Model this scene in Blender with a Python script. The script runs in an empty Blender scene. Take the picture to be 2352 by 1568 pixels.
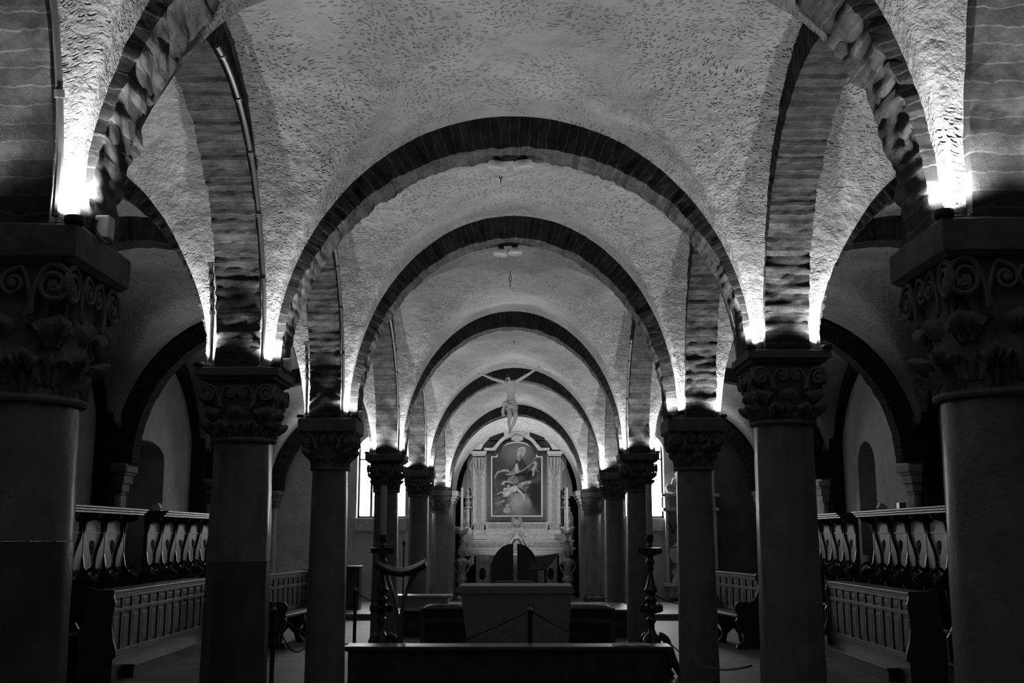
import bpy, bmesh, math, random
from mathutils import Vector, Matrix, noise
R = math.radians
random.seed(7)
scene = bpy.context.scene
C = scene.collection
# ---------------------------------------------------------------- camera, world, exposure
EYE = 1.55
FPX = 2500.0
TH = R(10.1); YAW = R(.25)
cam_data = bpy.data.cameras.new('camera'); cam_data.sensor_width = 36
cam_data.lens = FPX / 2352 * 36
cam_data.clip_start = .05
cam = bpy.data.objects.new('camera', cam_data); C.objects.link(cam)
cam.location = (0, 0, EYE); cam.rotation_euler = (R(90) + TH, 0, YAW)
scene.camera = cam
w = bpy.data.worlds.new('world'); scene.world = w; w.use_nodes = True
w.node_tree.nodes['Background'].inputs[0].default_value = (.5, .5, .5, 1)
w.node_tree.nodes['Background'].inputs[1].default_value = .0
vs = scene.view_settings
vs.view_transform = 'Standard'; vs.look = 'None'; vs.gamma = 1; vs.use_curve_mapping = False
vs.exposure = 0.0
LAMP_W = 70.0          # power of one capital uplight
WINDOW_E = 6.0        # brightness of the daylit window panes

def at(px, py, Y):
    "world X and Z of the photograph's pixel px, py at depth Y"
    a = (px - 1176) / FPX; b = (784 - py) / FPX
    c, s = math.cos(TH), math.sin(TH); cy, sy = math.cos(YAW), math.sin(YAW)
    fy = c - b * s; fz = s + b * c
    dx = a * cy - fy * sy; dy = a * sy + fy * cy
    t = Y / dy
    return dx * t, fz * t + EYE
def P(px, py, Y):
    x, z = at(px, py, Y); return Vector((x, Y, z))

# ---------------------------------------------------------------- materials
def newmat(name, base=.3, rough=.7, metal=0., coat=0., spec=.5):
    m = bpy.data.materials.new(name); m.use_nodes = True
    nt = m.node_tree; b = nt.nodes['Principled BSDF']
    b.inputs['Base Color'].default_value = (base, base, base, 1)
    b.inputs['Roughness'].default_value = rough; b.inputs['Metallic'].default_value = metal
    b.inputs['Coat Weight'].default_value = coat; b.inputs['Coat Roughness'].default_value = .2
    b.inputs['Specular IOR Level'].default_value = spec
    return m, nt, b
def N(nt, t, **k):
    n = nt.nodes.new(t)
    for a, v in k.items():
        if a.startswith('i_'): n.inputs[a[2:].replace('_', ' ')].default_value = v
        else: setattr(n, a, v)
    return n
def L(nt, a, b): nt.links.new(a, b)
def ramp(nt, src, stops, interp='LINEAR'):
    r = nt.nodes.new('ShaderNodeValToRGB'); r.color_ramp.interpolation = interp
    e = r.color_ramp.elements
    while len(e) < len(stops): e.new(.5)
    for k, (p, v) in enumerate(stops):
        e[k].position = p; e[k].color = (v, v, v, 1)
    L(nt, src, r.inputs[0]); return r.outputs[0]
def coords(nt, kind='Object', scale=(1, 1, 1)):
    t = N(nt, 'ShaderNodeTexCoord'); mp = N(nt, 'ShaderNodeMapping'); mp.inputs['Scale'].default_value = scale
    L(nt, t.outputs[kind], mp.inputs[0]); return mp.outputs[0]
def noise_n(nt, co, scale, detail=6, rough=.6):
    n = N(nt, 'ShaderNodeTexNoise'); n.inputs['Scale'].default_value = scale
    n.inputs['Detail'].default_value = detail; n.inputs['Roughness'].default_value = rough
    L(nt, co, n.inputs['Vector']); return n.outputs[0]
def math_n(nt, op, a, b):
    n = N(nt, 'ShaderNodeMath', operation=op)
    for k, v in enumerate((a, b)):
        if isinstance(v, (int, float)): n.inputs[k].default_value = v
        else: L(nt, v, n.inputs[k])
    return n.outputs[0]
def bump(nt, b, h, dist, strength=1., prev=None):
    n = N(nt, 'ShaderNodeBump'); n.inputs['Distance'].default_value = dist; n.inputs['Strength'].default_value = strength
    L(nt, h, n.inputs['Height'])
    if prev: L(nt, prev, n.inputs['Normal'])
    L(nt, n.outputs[0], b.inputs['Normal']); return n.outputs[0]
def mottled(name, lo, hi, scale=3, rough=.7, bd=.004, bs=25, **k):
    m, nt, b = newmat(name, hi, rough, **k)
    co = coords(nt)
    L(nt, ramp(nt, noise_n(nt, co, scale), [(.3, lo), (.7, hi)]), b.inputs['Base Color'])
    if bd: bump(nt, b, noise_n(nt, co, bs), bd)
    return m
M = {}
def plaster(name, lo, hi, pits=True):
    m, nt, b = newmat(name, hi, .9, spec=.2)
    co = coords(nt)
    L(nt, ramp(nt, noise_n(nt, co, 1.6, 8, .65), [(.3, lo), (.68, hi)]), b.inputs['Base Color'])
    n1 = bump(nt, b, noise_n(nt, co, 7, 8, .6), .06, .6)
    n2 = bump(nt, b, noise_n(nt, co, 55, 4, .6), .005, .8, n1)
    if pits:
        wv = N(nt, 'ShaderNodeTexNoise'); wv.inputs['Scale'].default_value = 1.3; L(nt, co, wv.inputs['Vector'])
        mx = N(nt, 'ShaderNodeVectorMath', operation='MULTIPLY_ADD'); L(nt, wv.outputs['Color'], mx.inputs[0])
        mx.inputs[1].default_value = (.6, .6, .6); L(nt, co, mx.inputs[2])
        mp = N(nt, 'ShaderNodeMapping'); mp.inputs['Scale'].default_value = (24, 36, 66); L(nt, mx.outputs[0], mp.inputs[0])
        v = N(nt, 'ShaderNodeTexVoronoi'); v.inputs['Scale'].default_value = 1.0; L(nt, mp.outputs[0], v.inputs['Vector'])
        pit = ramp(nt, v.outputs['Distance'], [(.16, 0), (.36, 1)])
        mask = ramp(nt, noise_n(nt, co, 1.1, 3), [(.40, 0), (.50, 1)])
        inv = math_n(nt, 'SUBTRACT', 1.0, pit)
        h = math_n(nt, 'SUBTRACT', 1.0, math_n(nt, 'MULTIPLY', inv, mask))
        bump(nt, b, h, .02, 1.0, n2)
    return m
M['plaster'] = plaster('pitted_plaster', .26, .42)
M['wall'] = plaster('wall_plaster', .32, .48, False)
M['wallR'] = plaster('dark_wall_plaster', .05, .12, False)  # darker plaster for the outer part of the right end wall
def brick(name, lo, hi, mort, rowh=.066, bw=.9):
    m, nt, b = newmat(name, hi, .9, spec=.2)
    co = coords(nt, 'UV'); oc = coords(nt)
    dist = N(nt, 'ShaderNodeVectorMath', operation='MULTIPLY_ADD')
    nz = N(nt, 'ShaderNodeTexNoise'); nz.inputs['Scale'].default_value = 11; nz.inputs['Detail'].default_value = 5; L(nt, oc, nz.inputs['Vector'])
    L(nt, nz.outputs['Color'], dist.inputs[0]); dist.inputs[1].default_value = (.035, .045, 0); L(nt, co, dist.inputs[2])
    br = N(nt, 'ShaderNodeTexBrick'); L(nt, dist.outputs[0], br.inputs['Vector'])
    br.inputs['Scale'].default_value = 1; br.inputs['Brick Width'].default_value = bw; br.inputs['Row Height'].default_value = rowh
    br.inputs['Mortar Size'].default_value = .0045; br.inputs['Mortar Smooth'].default_value = .9
    br.inputs['Color1'].default_value = (lo,) * 3 + (1,); br.inputs['Color2'].default_value = (hi,) * 3 + (1,)
    br.inputs['Mortar'].default_value = (mort,) * 3 + (1,)
    nn = noise_n(nt, oc, 9, 8, .7)
    mul = N(nt, 'ShaderNodeMix', data_type='RGBA', blend_type='MULTIPLY'); mul.inputs[0].default_value = .8
    L(nt, br.outputs['Color'], mul.inputs[6]); L(nt, ramp(nt, nn, [(.35, .35), (.65, 1.25)]), mul.inputs[7])
    L(nt, mul.outputs[2], b.inputs['Base Color'])
    n1 = bump(nt, b, br.outputs['Fac'], .03, -.8)
    st = coords(nt, 'UV', (5, 26, 1))
    n2 = bump(nt, b, noise_n(nt, st, 1, 8, .75), .12, 1., n1)
    n3 = bump(nt, b, noise_n(nt, oc, 15, 10, .75), .16, 1., n2)
    return m
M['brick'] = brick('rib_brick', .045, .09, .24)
M['brickmid'] = brick('mid_soffit_brick', .13, .24, .36)  # mid tone for the soffits of the lengthwise arches
M['brickpale'] = brick('pale_soffit_brick', .20, .34, .46)  # palest tone, for the soffits of the nave's transverse arches
M['brickdark'] = brick('dark_pier_brick', .03, .07, .08)
M['stone'] = mottled('column_stone', .115, .21, 4, .4, .004, 30, coat=.5)
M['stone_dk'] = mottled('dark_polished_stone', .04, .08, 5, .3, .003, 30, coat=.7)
M['capital'] = mottled('capital_stone', .10, .19, 9, .8, .006, 40)
M['abacus'] = mottled('abacus_stone', .08, .16, 8, .8, .006, 60)
M['marble'] = mottled('pale_marble', .28, .5, 12, .4, .001, 40)
M['marble2'] = mottled('veined_marble', .03, .40, 26, .4, .0)
M['marble_dk'] = mottled('black_marble', .008, .03, 12, .3, .0, spec=.25)
M['metal'] = newmat('grey_metal', .25, .4, .8)[0]
M['whiteplastic'] = newmat('white_plastic', .6, .5)[0]
M['black'] = newmat('black_paint', .012, .6)[0]
def emis(name, v, e):
    m, nt, b = newmat(name, v, .5)
    b.inputs['Emission Color'].default_value = (1, 1, 1, 1); b.inputs['Emission Strength'].default_value = e
    return m
M['lens'] = emis('lit_lens', .8, 12)
M['daylight'] = emis('daylit_curtain', .8, WINDOW_E)
M['wood'] = mottled('dark_varnished_wood', .02, .055, 6, .38, .002, 40)
M['wood_l'] = mottled('brown_varnished_wood', .055, .11, 6, .45, .002, 40)
def floor_m():
    m, nt, b = newmat('floor_tiles', .2, .6)
    co = coords(nt); br = N(nt, 'ShaderNodeTexBrick'); L(nt, co, br.inputs['Vector'])
    br.inputs['Scale'].default_value = 1; br.inputs['Brick Width'].default_value = .6; br.inputs['Row Height'].default_value = .3
    br.inputs['Mortar Size'].default_value = .004
    br.inputs['Color1'].default_value = (.06,) * 3 + (1,); br.inputs['Color2'].default_value = (.11,) * 3 + (1,); br.inputs['Mortar'].default_value = (.04,) * 3 + (1,)
    L(nt, br.outputs['Color'], b.inputs['Base Color']); bump(nt, b, br.outputs['Fac'], .003, -.6); return m
M['floor'] = floor_m()
M['floor_l'] = mottled('worn_pale_paving', .16, .28, 3, .5, .002, 20)

# ---------------------------------------------------------------- mesh helpers
class MB:
    def __init__(s): s.v = []; s.f = []; s.uv = []
    def add(s, vs_, fs, uvs=None):
        o = len(s.v); s.v += [tuple(p) for p in vs_]
        for k, f in enumerate(fs):
            s.f.append([i + o for i in f]); s.uv.append(uvs[k] if uvs else None)
        return s
    def box(s, x0, x1, y0, y1, z0, z1, taper=0, mtx=None):
        t = taper
        vs_ = [Vector(p) for p in ((x0 + t, y0 + t, z0), (x1 - t, y0 + t, z0), (x1 - t, y1 - t, z0), (x0 + t, y1 - t, z0), (x0, y0, z1), (x1, y0, z1), (x1, y1, z1), (x0, y1, z1))]
        if mtx: vs_ = [mtx @ p for p in vs_]
        return s.add(vs_, [(0, 3, 2, 1), (4, 5, 6, 7), (0, 1, 5, 4), (1, 2, 6, 5), (2, 3, 7, 6), (3, 0, 4, 7)])
    def grid(s, rows, close_u=False, close_v=False, uvrows=None):
        n = len(rows); m = len(rows[0]); vs_ = [p for r in rows for p in r]; fs = []; uvs = [] if uvrows else None
        for i in range(n if close_v else n - 1):
            for j in range(m if close_u else m - 1):
                i2 = (i + 1) % n; j2 = (j + 1) % m
                fs.append((i * m + j, i * m + j2, i2 * m + j2, i2 * m + j))
                if uvrows: uvs.append([uvrows[i][j], uvrows[i][j + 1], uvrows[i + 1][j + 1], uvrows[i + 1][j]])
        return s.add(vs_, fs, uvs)
    def tube(s, pts, r, n=8, caps=True):
        pts = [Vector(p) for p in pts]; rr = r if isinstance(r, (list, tuple)) else [r] * len(pts)
        rows = []; up = Vector((0, 0, 1)); prev = None
        for k, p in enumerate(pts):
            d = (pts[min(k + 1, len(pts) - 1)] - pts[max(k - 1, 0)])
            if d.length < 1e-9: d = Vector((0, 0, 1))
            d.normalize()
            a = prev if prev is not None else (up.cross(d) if abs(d.z) < .95 else Vector((1, 0, 0)))
            a = a - d * a.dot(d)
            if a.length < 1e-6: a = Vector((0, 1, 0)).cross(d)
            a.normalize(); b = d.cross(a); prev = a
            rows.append([p + a * (rr[k] * math.cos(2 * math.pi * q / n)) + b * (rr[k] * math.sin(2 * math.pi * q / n)) for q in range(n)])
        o = len(s.v); s.grid(rows, close_u=True)
        if caps:
            s.f.append([o + q for q in range(n)][::-1]); s.uv.append(None)
            s.f.append([o + (len(pts) - 1) * n + q for q in range(n)]); s.uv.append(None)
        return s
    def lathe(s, prof, cx=0, cy=0, n=32, z0=0, flute=None):
        rows = []
        for (r, z) in prof:
            rows.append([(cx + r * (flute(a, z) if flute else 1) * math.cos(a), cy + r * (flute(a, z) if flute else 1) * math.sin(a), z + z0) for a in (2 * math.pi * q / n for q in range(n))])
        o = len(s.v); s.grid(rows, close_u=True)
        s.f.append([o + q for q in range(n)][::-1]); s.uv.append(None)
        s.f.append([o + (len(prof) - 1) * n + q for q in range(n)]); s.uv.append(None)
        return s
    def prism(s, poly, d0, d1, plane='xz', mtx=None):
        "polygon extruded across: plane xz -> along y, yz -> along x, xy -> along z"
        def q(a, b, d):
            v = Vector((a, d, b)) if plane == 'xz' else Vector((d, a, b)) if plane == 'yz' else Vector((a, b, d))
            return mtx @ v if mtx else v
        n = len(poly)
        vs_ = [q(a, b, d0) for a, b in poly] + [q(a, b, d1) for a, b in poly]
        fs = [tuple(range(n)), tuple(range(2 * n - 1, n - 1, -1))] + [(i, i + n, (i + 1) % n + n, (i + 1) % n) for i in range(n)]
        return s.add(vs_, fs)
    def xf(s, mtx): s.v = [tuple(mtx @ Vector(p)) for p in s.v]; return s
    def build(s, name, mat, parent=None, smooth=False, bevel=0, angle=40, recalc=True):
        me = bpy.data.meshes.new(name); me.from_pydata(s.v, [], s.f); me.update()
        if any(u for u in s.uv):
            ul = me.uv_layers.new(name='UVMap'); k = 0
            for f, u in zip(s.f, s.uv):
                for j in range(len(f)):
                    ul.data[k].uv = u[j] if u else (0, 0); k += 1
        if recalc:
            bm = bmesh.new(); bm.from_mesh(me); bmesh.ops.recalc_face_normals(bm, faces=bm.faces); bm.to_mesh(me); bm.free()
        me.materials.append(mat)
        o = bpy.data.objects.new(name, me); C.objects.link(o)
        if parent: o.parent = parent
        if smooth:
            me.polygons.foreach_set('use_smooth', [True] * len(me.polygons))
            if angle < 180: me.set_sharp_from_angle(angle=R(angle))
        if bevel:
            b = o.modifiers.new('bevel', 'BEVEL'); b.width = bevel; b.segments = 2; b.limit_method = 'ANGLE'
        return o
def tag(o, label=None, cat=None, group=None, kind=None):
    if label: o['label'] = label
    if cat: o['category'] = cat
    if group: o['group'] = group
    if kind: o['kind'] = kind
    return o
def empty(name, loc=(0, 0, 0), rz=0):
    o = bpy.data.objects.new(name, None); C.objects.link(o); o.location = loc; o.rotation_euler.z = rz; o.empty_display_size = .1
    return o
def copy_tree(o, parent=None):
    c = o.copy(); C.objects.link(c); c.parent = parent
    for ch in list(o.children): copy_tree(ch, c)
    return c
def lerp(a, b, t): return a + (b - a) * t
def interp(x, xs, ys):
    for k in range(len(xs) - 1):
        if x <= xs[k + 1]: return lerp(ys[k], ys[k + 1], (x - xs[k]) / (xs[k + 1] - xs[k]))
    return ys[-1]
def spline(pts, n=8):
    "Catmull-Rom through points (tuples of any size)"
    out = []; m = len(pts)
    for i in range(m - 1):
        p0 = pts[max(i - 1, 0)]; p1 = pts[i]; p2 = pts[i + 1]; p3 = pts[min(i + 2, m - 1)]
        for k in range(n):
            t = k / n
            out.append(tuple(.5 * (2 * b + (c - a) * t + (2 * a - 5 * b + 4 * c - d) * t * t + (-a + 3 * b - 3 * c + d) * t ** 3) for a, b, c, d in zip(p0, p1, p2, p3)))
    out.append(tuple(pts[-1])); return out

# ---------------------------------------------------------------- plan of the crypt
# column pairs: depth, x left, x right, top of abacus left, right, crown of the transverse arch
PAIRS = [(-2.7, -1.9, 1.9, 2.72, 2.72, 4.45), (.8, -1.93, 1.9, 2.72, 2.72, 4.45), (4.28, -1.96, 1.90, 2.72, 2.74, 4.45), (7.79, -1.955, 1.905, 2.71, 2.83, 4.36),
         (11.14, -1.90, 1.80, 2.71, 2.71, 4.60), (16.3, -1.935, 1.80, 2.73, 2.74, 4.65), (21.1, -1.875, 1.865, 2.78, 2.73, 4.52), (26.8, -1.885, 1.86, 2.63, 2.58, 4.48)]
XW = 6.2            # side walls
XR = 5.95           # responds on the side walls
ZR = 2.62
HA = .29            # half an abacus
HR = .155           # half a rib
TR = .24            # thickness of a rib at the crown

def rib(name, y=None, xa=None, xb=None, za=2.7, zb=2.7, zc=4.4, along='x', x=None, ya=None, yb=None, mat=None, fine=3, hw=HR, t=TR, label=None, group=None, ins=HA, rough=1., pale=False):
    "brick arch between two supports; along x (transverse) or y (longitudinal)"
    a0, a1 = (xa, xb) if along == 'x' else (ya, yb)
    c = (a0 + a1) / 2; A = (a1 - a0) / 2 - ins
    Lh = math.pi * math.sqrt((A * A + (zc - za) ** 2) / 2)
    nc = int(Lh / .066)
    ths = []
    for k in range(nc):
        if fine == 3: ths += [(k + .06) / nc, (k + .5) / nc, (k + .94) / nc]
        else: ths += [k / nc]
    if fine != 3: ths.append(1.0)
    else: ths = [0.0] + ths + [1.0]
    sN = 6 if fine == 3 else 4; rN = 4 if fine == 3 else 2
    ring = [(-hw + 2 * hw * j / sN, 0) for j in range(sN + 1)] + [(hw, j / rN) for j in range(1, rN + 1)] + [(-hw, 1 - j / rN) for j in range(rN)]
    per = [0]
    for j in range(1, len(ring) + 1):
        p, q = ring[j - 1], ring[j % len(ring)]
        per.append(per[-1] + math.hypot(p[0] - q[0], (p[1] - q[1]) * t))
    rows = []; uvr = []
    seed = random.random() * 50
    for ti, u in enumerate(ths):
        th = math.pi * u
        zs = lerp(zb, za, u) if False else (zb if u < .5 else za)
        H = zc - zs
        co, si = math.cos(th), math.sin(th)
        k = int(u * nc * .9999); rr = random.Random(k * 7 + int(seed * 100)).uniform(-1, 1) * .004
        row = []
        for (sv, r) in ring:
            tb = lerp(.28, t + .02, min(1, si * 1.3))
            px = c + (A + r * (ins - .0)) * co if True else 0
            pz = zs + (H + r * (t + .03)) * si
            q = Vector((px, sv, pz)) * 9 + Vector((seed, 0, 0))
            nz = (noise.noise(q) * .012 + noise.noise(q * 3) * .010 + noise.noise(q * 8) * .006) * rough
            edge = 1 if abs(abs(sv) - hw) < 1e-6 else .6
            off = (nz + (rr if r < .9 else 0)) * edge
            jd = -.003 if (fine == 3 and ti % 3 != 2) else 0
            # push along intrados normal and sideways
            nx, nzv = co, si
            inward = (off + jd) * (1 if r < .01 else 0)
            px -= nx * inward; pz -= nzv * inward
            sd = sv + (1 if sv > 0 else -1) * (nz * .7 if abs(abs(sv) - hw) < 1e-6 else 0)
            row.append((px, y + sd, pz) if along == 'x' else (x + sd, px, pz))
        rows.append(row); uvr.append([(per[j], u * Lh) for j in range(len(ring) + 1)])
    mb = MB(); mb.grid(rows, close_u=True, uvrows=uvr)
    n = len(ring); o = 0
    mb.f.append(list(range(n))); mb.uv.append(None)
    mb.f.append([(len(rows) - 1) * n + j for j in range(n)][::-1]); mb.uv.append(None)
    ob = mb.build(name, mat or M['brick'], smooth=True, angle=55)
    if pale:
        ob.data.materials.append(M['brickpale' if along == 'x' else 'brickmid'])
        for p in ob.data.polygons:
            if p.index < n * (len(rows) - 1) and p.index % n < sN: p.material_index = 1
    if label: tag(ob, label, 'arch', group)
    return ob

def vault(x0, x1, y0, y1, zs00, zs10, zf0, zf1, zg, n=56, label=None, amp=.012):
    "groin vault over the clear rectangle; zf0/zf1 crowns at the two transverse ribs, zg longitudinal crown"
    cx, cy = (x0 + x1) / 2, (y0 + y1) / 2; A = (x1 - x0) / 2; B = (y1 - y0) / 2
    rows = []
    def warp(k): return -math.cos(math.pi * k / n) * .8 + (2 * k / n - 1) * .2
    for j in range(n + 1):
        v = warp(j); y = cy + B * v; row = []
        for i in range(n + 1):
            u = warp(i); x = cx + A * u
            zs = lerp(zs00, zs10, (u + 1) / 2)
            tv = (v + 1) / 2
            zf = lerp(zf0, zf1, tv * tv * (3 - 2 * tv))
            pu = .085 / A; pv = .085 / B
            f = (zf - zs) * math.sqrt(max(0, 1 - (u / (1 - pu)) ** 2)); g = (zg - zs) * math.sqrt(max(0, 1 - (v / (1 - pv)) ** 2))
            d = abs(f - g); k = .075 - .05 * min(f, g) / 2
            z = zs + max(f, g) + (max(0, k - d) ** 2) / (4 * k) + .04 * (1 - u * u) * (1 - v * v)
            edge = min(1, (1 - max(abs(u), abs(v))) * 8)
            p = Vector((x, y, z))
            z += noise.noise(p * 2.2) * .03 * edge + noise.noise(p * 7) * amp * edge
            row.append((x, y, z))
        rows.append(row)
    mb = MB(); mb.grid(rows)
    ob = mb.build('ceiling', M['plaster'], smooth=True, angle=180, recalc=False)
    s = ob.modifiers.new('thickness', 'SOLIDIFY'); s.thickness = .06; s.offset = 1
    tag(ob, label, kind='structure'); return ob

ORD = ['behind the camera', 'nearest', 'second', 'third', 'fourth', 'fifth', 'sixth']
OF = ['nave arch behind the first pair of columns', 'nave arch above the camera', 'nearest brick nave arch, cut off at both top corners of the photo', 'largest complete brick arch spanning the nave', 'second complete nave arch, just behind the largest one', 'third complete nave arch, above the hanging figure', 'nave arch directly behind the arms of the hanging figure', 'smallest nave arch of dark brick, edging the painted apse arch']
for k, (y, xl, xr, zl, zr, zc) in enumerate(PAIRS):
    fine = 3 if 2 <= k <= 4 else 1
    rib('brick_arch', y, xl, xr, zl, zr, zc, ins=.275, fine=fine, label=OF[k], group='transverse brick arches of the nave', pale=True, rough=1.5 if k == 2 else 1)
    for sd, sn in ((-1, 'left'), (1, 'right')):
        xa, xb = (-XR, xl) if sd < 0 else (xr, XR)
        za, zb = (ZR, zl) if sd < 0 else (zr, ZR)
        if k in (1, 2, 3, 4, 5, 6, 7):
            rib('brick_arch', y, xa, xb, za, zb, zc - .02, pale=False, fine=3 if k in (2, 3) else 1, label='brick arch crossing the %s aisle from the %s' % (sn, ['', 'column beside the camera', 'nearest %s column' % sn, 'second %s column' % sn, 'third %s column' % sn, 'fourth %s column' % sn, 'fifth %s column' % sn, 'sixth and farthest %s column' % sn][k]), group='brick arches crossing the %s aisle' % sn, ins=.25)
NB = len(PAIRS) - 1
for k in range(NB):
    y0, l0, r0, zl0, zr0, zc0 = PAIRS[k]; y1, l1, r1, zl1, zr1, zc1 = PAIRS[k + 1]
    zg = (zc0 + zc1) / 2 + TR
    n = 72 if k in (1, 2, 3) else 44
    dn = ['behind', 'over the camera', 'over the front of the nave', 'beyond the largest complete arch', 'beyond the second complete arch', 'above the hanging figure', 'last before the apse'][k]
    lx = (l0 + l1) / 2; rx = (r0 + r1) / 2
    vault(lx + HR - .02, rx - HR + .02, y0 + HR - .03, y1 - HR + .03, (zl0 + zl1) / 2, (zr0 + zr1) / 2, zc0 + TR, zc1 + TR, zg, n, 'pitted plaster groin vault of the nave, ' + dn)
    for sd, x_, zz, sn in ((-1, lx, (zl0 + zl1) / 2, 'left'), (1, rx, (zr0 + zr1) / 2, 'right')):
        if k >= 1:
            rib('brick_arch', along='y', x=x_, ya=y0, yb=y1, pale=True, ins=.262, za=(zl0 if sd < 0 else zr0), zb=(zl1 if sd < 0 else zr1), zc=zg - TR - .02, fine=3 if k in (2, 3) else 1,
                label='lengthwise %s brick arch %s' % (sn, ['', 'running from the camera to the nearest column', 'from the nearest column to the second', 'from the second column to the third', 'from the third column to the fourth', 'from the fourth column to the fifth', 'from the fifth column to the sixth'][k]), group='lengthwise brick arches')
            if sd < 0: vault(-XW + .1, x_ - HR + .02, y0 + HR - .03, y1 - HR + .03, ZR, zz, zc0 + TR, zc1 + TR, zg, 40 if k > 3 else 56, 'plaster groin vault of the left aisle, ' + dn)
            else: vault(x_ + HR - .02, XW - .1, y0 + HR - .03, y1 - HR + .03, zz, ZR, zc0 + TR, zc1 + TR, zg, 40 if k > 3 else 56, 'plaster groin vault of the right aisle, ' + dn)
            rib('wall_arch', along='y', x=sd * (XW - .02), ya=y0, yb=y1, za=ZR, zb=ZR, zc=zg - TR, fine=1, hw=.14, mat=M['brickdark'], ins=.2,
                label='dark brick wall arch on the %s side wall, bay %s' % (sn, ['', 'beside the camera', 'at the front of the aisle', 'behind the nearest column', 'over the wall opening', 'second from the end wall', 'next to the end wall'][k]), group='dark wall arches of the %s wall' % sn)

# floor, platforms, walls
Y0, Y1 = -2.85, 29.8
FL = -.12          # main floor; the east end lies one step higher, at z = 0
tag(MB().box(-XW - .3, XW + .3, Y0, 22.5, -.4, FL).build('floor', M['floor']), kind='structure')
tag(MB().box(-XW - .3, XW + .3, 22.5, Y1, -.4, -.04).box(-XW - .3, XW + .3, 22.46, Y1, -.04, 0).build('floor', M['floor_l'], bevel=.006), 'floor of the east end, one step up', kind='structure')
def wall_with_holes(name, plane, pos, thick, a0, a1, z0, z1, holes, mat):
    "vertical slab with rectangular/arched holes: plane 'x' (spans y) or 'y' (spans x)"
    cuts = sorted({a0, a1} | {h[0] for h in holes} | {h[1] for h in holes})
    mb = MB()
    def bx(p, q, zlo, zhi):
        if zhi - zlo < 1e-4: return
        if plane == 'x': mb.box(min(pos, pos + thick), max(pos, pos + thick), p, q, zlo, zhi)
        else: mb.box(p, q, min(pos, pos + thick), max(pos, pos + thick), zlo, zhi)
    for p, q in zip(cuts[:-1], cuts[1:]):
        h = [h for h in holes if h[0] <= p + 1e-6 and h[1] >= q - 1e-6]
        if not h: bx(p, q, z0, z1); continue
        _, _, b, tp, rise = h[0]
        bx(p, q, z0, b)
        if rise:
            n = 14; c = (p + q) / 2; hw = (q - p) / 2
            poly = [(q, z1), (p, z1), (p, tp - rise)] + [(c - hw * math.cos(math.pi * i / n), tp - rise + rise * math.sin(math.pi * i / n)) for i in range(1, n)] + [(q, tp - rise)]
            mb.prism(poly, pos, pos + thick, 'yz' if plane == 'x' else 'xz')
        else: bx(p, q, tp, z1)
    o = mb.build(name, mat); tag(o, kind='structure'); return o
wall_with_holes('wall_left', 'x', -XW, -.8, Y0, 26.95, -.2, 5.2, [(17.35, 19.2, -.2, 3.12, .28)], M['wall'])
wall_with_holes('wall_right', 'x', XW, .8, Y0, 26.95, -.2, 5.2, [(18.95, 19.9, 1.2, 3.2, .45)], M['wall'])
tag(MB().box(-XW, XW, Y0 - .2, Y0 + .1, -.2, 5.2).build('wall_back', M['wall']), kind='structure')
# end walls of the aisles with bright windows
wall_with_holes('wall_end_left', 'y', 26.95, .5, -XW, -2.0, 0, 5.2, [(-3.93, -2.72, 1.97, 4.05, .5)], M['wall'])
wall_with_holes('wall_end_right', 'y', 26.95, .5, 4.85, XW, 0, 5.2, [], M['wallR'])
wall_with_holes('wall_end_right', 'y', 26.95, .5, 2.0, 4.85, 0, 5.2, [(2.65, 3.62, 1.97, 4.05, .45)], M['wall'])
# ---------------------------------------------------------------- apse
tag(MB().box(-6.5, 6.5, 29.6, 29.9, 0, 5.6).build('wall_apse', M['marble_dk']), kind='structure')
for sd in (-1, 1):
    a, b = sorted((sd * 2.35, sd * 2.6))
    tag(MB().box(a, b, 27.4, 29.7, 0, 5.6).build('wall_apse_side', M['wall']), kind='structure')
tag(MB().box(-2.6, 2.6, 27.9, 29.8, 5.2, 5.5).build('ceiling', M['wall']), 'flat ceiling hidden above the altarpiece', kind='structure')
def fresco():
    m, nt, b = newmat('painted_plaster', .5, .85, spec=.2)
    co = coords(nt, 'UV')
    nz = N(nt, 'ShaderNodeTexNoise'); nz.inputs['Scale'].default_value = 2.1; nz.inputs['Detail'].default_value = 1; nz.inputs['Distortion'].default_value = 3.2; L(nt, co, nz.inputs['Vector'])
    scroll = ramp(nt, nz.outputs[0], [(.36, .52), (.42, .40), (.48, .58), (.54, .60), (.60, .42), (.66, .5)])
    L(nt, scroll, b.inputs['Base Color']); return m
M['fresco'] = fresco()
rows = []; uvr = []
ya, yb = 26.95, 28.0
sec = [(0, 1.60, 2.62, 4.46), (.08, 1.60, 2.62, 4.44), (.5, 1.575, 2.62, 4.33), (1, 1.54, 2.62, 4.20)]
nA = 60
for (t, A, zs, zc) in sec:
    y = lerp(ya, yb, t); pts = []; uv = []
    for i in range(nA + 1):
        th = math.pi * i / nA
        pts.append((A * math.cos(th), y, zs + (zc - zs) * math.sin(th))); uv.append((t * 1.0, th * 1.75))
    rows.append(pts); uvr.append(uv)
for (A, zs, zc, y, t) in ((2.4, 2.62, 5.3, yb, 1.2), ):
    rows.append([(A * max(-1, min(1, 1.3 * math.cos(math.pi * i / nA))), y, zs + (zc - zs) * min(1, 1.3 * math.sin(math.pi * i / nA))) for i in range(nA + 1)])
    uvr.append([(t, math.pi * i / nA * 1.75) for i in range(nA + 1)])
tag(MB().grid(rows, uvrows=uvr).build('painted_arch', M['fresco'], smooth=True, angle=40, recalc=False), 'pale arch soffit painted with scrolling foliage above the altarpiece', 'arch')
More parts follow.
